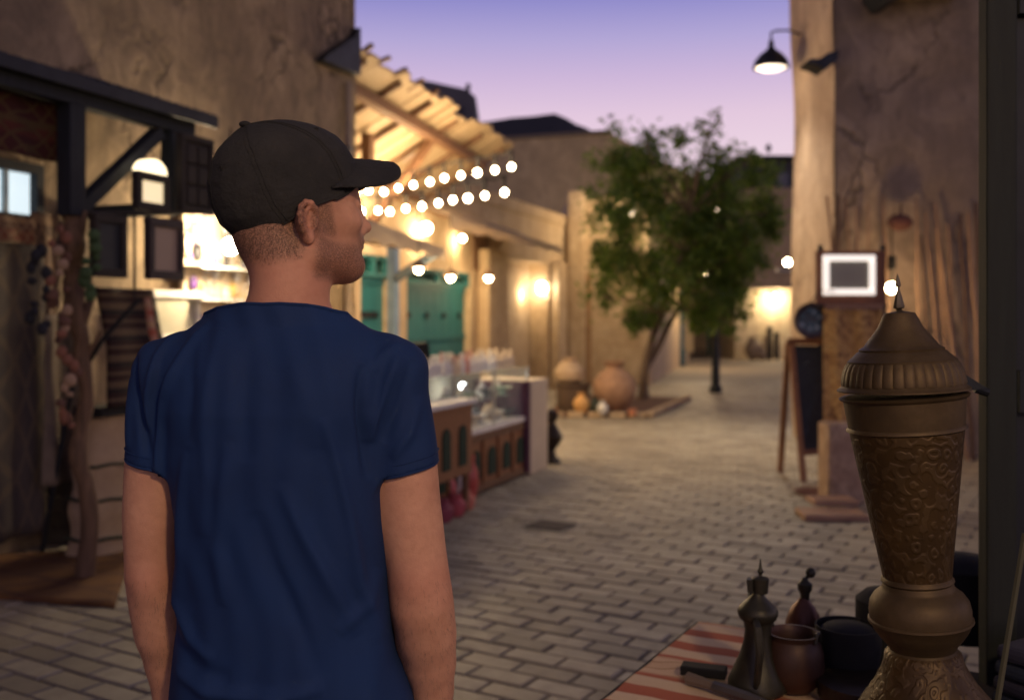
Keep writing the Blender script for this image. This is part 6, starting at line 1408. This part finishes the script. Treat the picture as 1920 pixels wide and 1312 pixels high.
for e_ in bm.edges:
    if e_.is_boundary:
        for v_ in e_.verts:
            x_ = v_.co.x-PX0
            if v_.co.z > 1.42: loops['c'].append(v_.co.copy())
            elif v_.co.z > 1.1: loops['l' if x_ < 0 else 'r'].append(v_.co.copy())
bm.to_mesh(sme); bm.free(); sme.polygons.foreach_set('use_smooth', [True]*len(sme.polygons))
shirt = link('t_shirt', sme, man); k = shirt.modifiers.new('t', 'SOLIDIFY'); k.thickness = .0022; k.offset = -1
for key, nm, r_ in (('c', 'collar', .0026), ('l', 'sleeve_hem', .0024), ('r', 'sleeve_hem', .0024)):
    L_ = loops[key]
    if len(L_) < 12: print('loop', key, len(L_)); continue
    cx_ = sum((q_.x for q_ in L_))/len(L_); cyy = sum((q_.y for q_ in L_))/len(L_); bins = [[] for _ in range(40)]
    for q_ in L_: bins[int((math.atan2(q_.y-cyy, q_.x-cx_)+PI)/(2*PI)*39.999)].append(q_)
    ring_ = [sum(b__, Vector())/len(b__) for b__ in bins if b__]; ring_.append(ring_[0].copy())
    mb = MB(); mb.tube(ring_, r_, 6, caps=False); mb.build(nm, SH_, shirt, smooth=True)
    if key != 'c':
        mb = MB(); ctr = Vector((cx_, cyy, 0)); mb.tube([Vector((q_.x, q_.y, q_.z+.017))+Vector((q_.x-cx_, q_.y-cyy, 0)).normalized()*.0012 for q_ in ring_], .0011, 5, caps=False); mb.build('hem_stitching', SH_, shirt, smooth=True)

# ---- trousers and shoes
JEAN = M_plain('dark_denim', (.025, .03, .045), (.015, .018, .03), 30, .9, 0, .3, 200)
T = Field(stepgrid(-.24, .24, [(.24, .008)]), stepgrid(-.16, .18, [(.18, .008)]), stepgrid(.02, .99, [(.99, .008)]))
T.loft([(.80, 0, .018, .165, .115), (.90, 0, .018, .163, .112), (.96, 0, .015, .156, .106)], .02)
for s_ in (-1, 1): T.cone((s_*.085, .02, .86), (s_*.09, .01, .50), .096, .075, .03); T.cone((s_*.09, .01, .50), (s_*.092, .0, .10), .075, .062, .02)
TP_, TQ = T.nets(); link('trousers', np_mesh('trousers', TP_+np.array([PX0, PY0, 0]), TQ, JEAN), man)
for s_ in (-1, 1):
    mb = MB(); x_ = PX0+s_*.098; 
    for (y_, w_, h_) in (): pass
    mb.ball((x_, PY0+.055, .045), (.052, .145, .055), 18, 10); mb.v = [Vector((q_.x, q_.y, max(.012, q_.z))) for q_ in mb.v]; sh = mb.build('shoe', BLACKM, man, smooth=True)
    mb = MB(); mb.prism([(x_+.05*math.cos(2*PI*k/20), 0) for k in range(2)], 0, 0) if False else None
    mb = MB(); pts = [(x_+.053*math.cos(2*PI*k/24), PY0+.055+.148*math.sin(2*PI*k/24)) for k in range(24)]
    mb.add([(p[0], p[1], 0) for p in pts]+[(p[0], p[1], .022) for p in pts], [tuple(range(24))[::-1], tuple(range(24, 48))]+[(k, (k+1) % 24, 24+(k+1) % 24, 24+k) for k in range(24)]); mb.build('sole', WHITE, sh)

# ---- cap
FW = Vector((cy_, sy_, 0)); LFT = Vector((-sy_, cy_, 0)); CB = Vector((PX0+HC[0], PY0+HC[1], 0))+FW*.013
AF = np.array([(0, 112), (20, 122), (58, 130), (90, 128), (115, 119), (134, 105), (152, 86), (168, 60), (178, 36), (185, 10), (188.5, -16), (189, -21)], float)
AB = np.array([(0, -116), (11, -127), (42, -139), (80, -138), (118, -126), (151, -102), (165, -84), (176, -62), (184, -42), (188.5, -26), (189, -21)], float)
WW = np.array([(0, .0785), (40, .083), (90, .0815), (118, .074), (140, .0635), (158, .050), (172, .035), (182, .020), (187, .009), (189, 0)], float)
NA, NB = 120, 44
capv = []; capf = []
for j in range(NB+1):
    tj = j/NB
    for i in range(NA):
        th = 2*PI*i/NA; c_, s_ = math.cos(th), math.sin(th)
        b0 = 34*max(0, c_)**2.5+13*abs(s_)**6*(1 if c_ < .3 else .6)-5*max(0, -c_)**2
        bb = b0+(189-b0)*math.sin(tj*PI/2)
        af = np.interp(bb, AF[:, 0], AF[:, 1]); ab_ = np.interp(bb, AB[:, 0], AB[:, 1]); w = np.interp(bb, WW[:, 0], WW[:, 1])
        cc, hh = (af+ab_)/2, (af-ab_)/2
        g = 1.0
        for q_ in range(6):
            d = (th-(q_*PI/3+PI/6*0)+PI) % (2*PI)-PI
            g -= .016*math.exp(-(d/.03)**2)*(1 if tj < .97 else 0)
        g += .022*mnoise.noise(Vector((math.cos(th)*1.8, math.sin(th)*1.8, tj*3.2)))+.012*mnoise.noise(Vector((math.cos(th)*4, math.sin(th)*4, tj*7+3)))*(1-tj)
        A = cc+hh*c_*g; B_ = bb; y = w*s_*g
        f = 1.10*(.894*A-.447*B_)*PS; z = 1.638+(.447*A+.894*B_)*PS
        capv.append(CB+FW*f+LFT*y+Vector((0, 0, z)))
for j in range(NB):
    for i in range(NA): capf.append((j*NA+i, j*NA+(i+1) % NA, (j+1)*NA+(i+1) % NA, (j+1)*NA+i))
CAPM, n, b = newmat('cap_twill'); v = coords(n, 'Object'); f1 = noi(n, v, 14, 5); wv = noi(n, v, 900, 1)
n.links.new(ramp(n, f1, [(.3, (.013, .0125, .012)), (.7, (.029, .027, .025))]), b.inputs['Base Color']); b.inputs['Roughness'].default_value = .88; bump(n, b, math_(n, 'ADD', wv, math_(n, 'MULTIPLY', noi(n, v, 26, 4), 10)), .7, .0012)
mb = MB(); mb.v = capv; mb.f = capf; mb.mi = [0]*len(capf); cap_me = mb.mesh('cap', CAPM, True); cap_me.polygons.foreach_set('use_smooth', [True]*len(cap_me.polygons))
cap = link('cap', cap_me, man); k = cap.modifiers.new('t', 'SOLIDIFY'); k.thickness = .0025; k.offset = -1
# sweat band edge, stitched
mb = MB(); mb.tube([capv[i]+Vector((0, 0, .0015)) for i in range(NA)]+[capv[0]+Vector((0, 0, .0015))], .0022, 6, caps=False); mb.build('edge_piping', CAPM, cap, smooth=True)
topc = capv[NB*NA]; mb = MB(); mb.ball(topc+Vector((-.001, 0, .001)), (.0095, .0095, .0055), 14, 8); mb.build('button', CAPM, cap, smooth=True)
for th_i in (12, 50, 68, 106):
    p = capv[int(NB*.52)*NA+th_i]; pc = CB+Vector((0, 0, 1.70)); d = (p-pc).normalized()
    mb = MB(); 
    a1 = d.cross(Vector((0, 0, 1))).normalized(); a2 = d.cross(a1)
    mb.tube([p+d*.001+(a1*math.cos(2*PI*k/12)+a2*math.sin(2*PI*k/12))*.0032 for k in range(13)], .0009, 5); mb.build('eyelet', CAPM, cap)
for q_ in range(6):
    i0 = int(round(q_*NA/6)) % NA
    for off in (-1, 1):
        pl_ = []
        for j in range(0, NB-1):
            a_ = capv[j*NA+i0]; b__ = capv[j*NA+(i0+off) % NA]; dd_ = (b__-a_); m_ = a_+dd_*min(1, .0035/max(dd_.length, 1e-5)); pl_.append(m_+(m_-(CB+Vector((0, 0, 1.69)))).normalized()*.0006)
        mb = MB(); mb.tube(pl_, .00075, 5); mb.build('seam', CAPM, cap)
# brim
def brim(u, v_):
    au = abs(u); root = .026+.062*math.cos(u*PI/2)**.85 if au < 1 else .026
    edge = .034+.133*(1-au**4)**.5 if au < 1 else .034
    f = root+(edge-root)*v_; y = .0815*u*(1+.03*math.sin(v_*PI))
    z = 1.7345-.060*au**1.5+.003*v_-.003*v_*v_*(1-au)
    return CB-FW*.013+FW*f+LFT*y+Vector((0, 0, z))
mb = MB()
mb.grid(lambda a, v_: brim(math.sin((a*2-1)*PI/2), v_), 48, 14); o = mb.build('brim', CAPM, cap, smooth=True); k = o.modifiers.new('t', 'SOLIDIFY'); k.thickness = .0042; k.offset = 0
mb = MB(); mb.tube([brim(math.sin((q_/60*2-1)*PI/2), 1) for q_ in range(61)], .0024, 6); mb.build('brim_edge', CAPM, o, smooth=True)
for vv_ in (.3, .5, .7, .9):
    mb = MB(); mb.tube([brim(math.sin((q_/60*2-1)*PI/2), vv_)+Vector((0, 0, .0023)) for q_ in range(3, 58)], .0005, 4); mb.build('stitching', CAPM, o)

added_lamp = thing('lamp_post', 'unseen lamp post with lit globe added behind the viewpoint to light the man', 'street lamp', (.95, -1.0, 0))  # added out of view, behind the camera, to light the man's back
mb = MB(); mb.lathe([(.12, 0), (.12, .12), (.07, .18), (.05, .9), (.035, .95), (.035, 2.65), (.07, 2.68), (.02, 2.7)], (.95, -1.0, 0), 12); mb.build('pole', METAL_D, added_lamp, smooth=True)
mb = MB(); mb.ball((.95, -1.0, 2.8), .11, 16, 10); mb.build('globe', M_emit('globe_glow', (1, .74, .46), 12), added_lamp, smooth=True)
bulb_light((.95, -.9, 2.70), 108, (1, .70, .40), .12, parent=added_lamp)
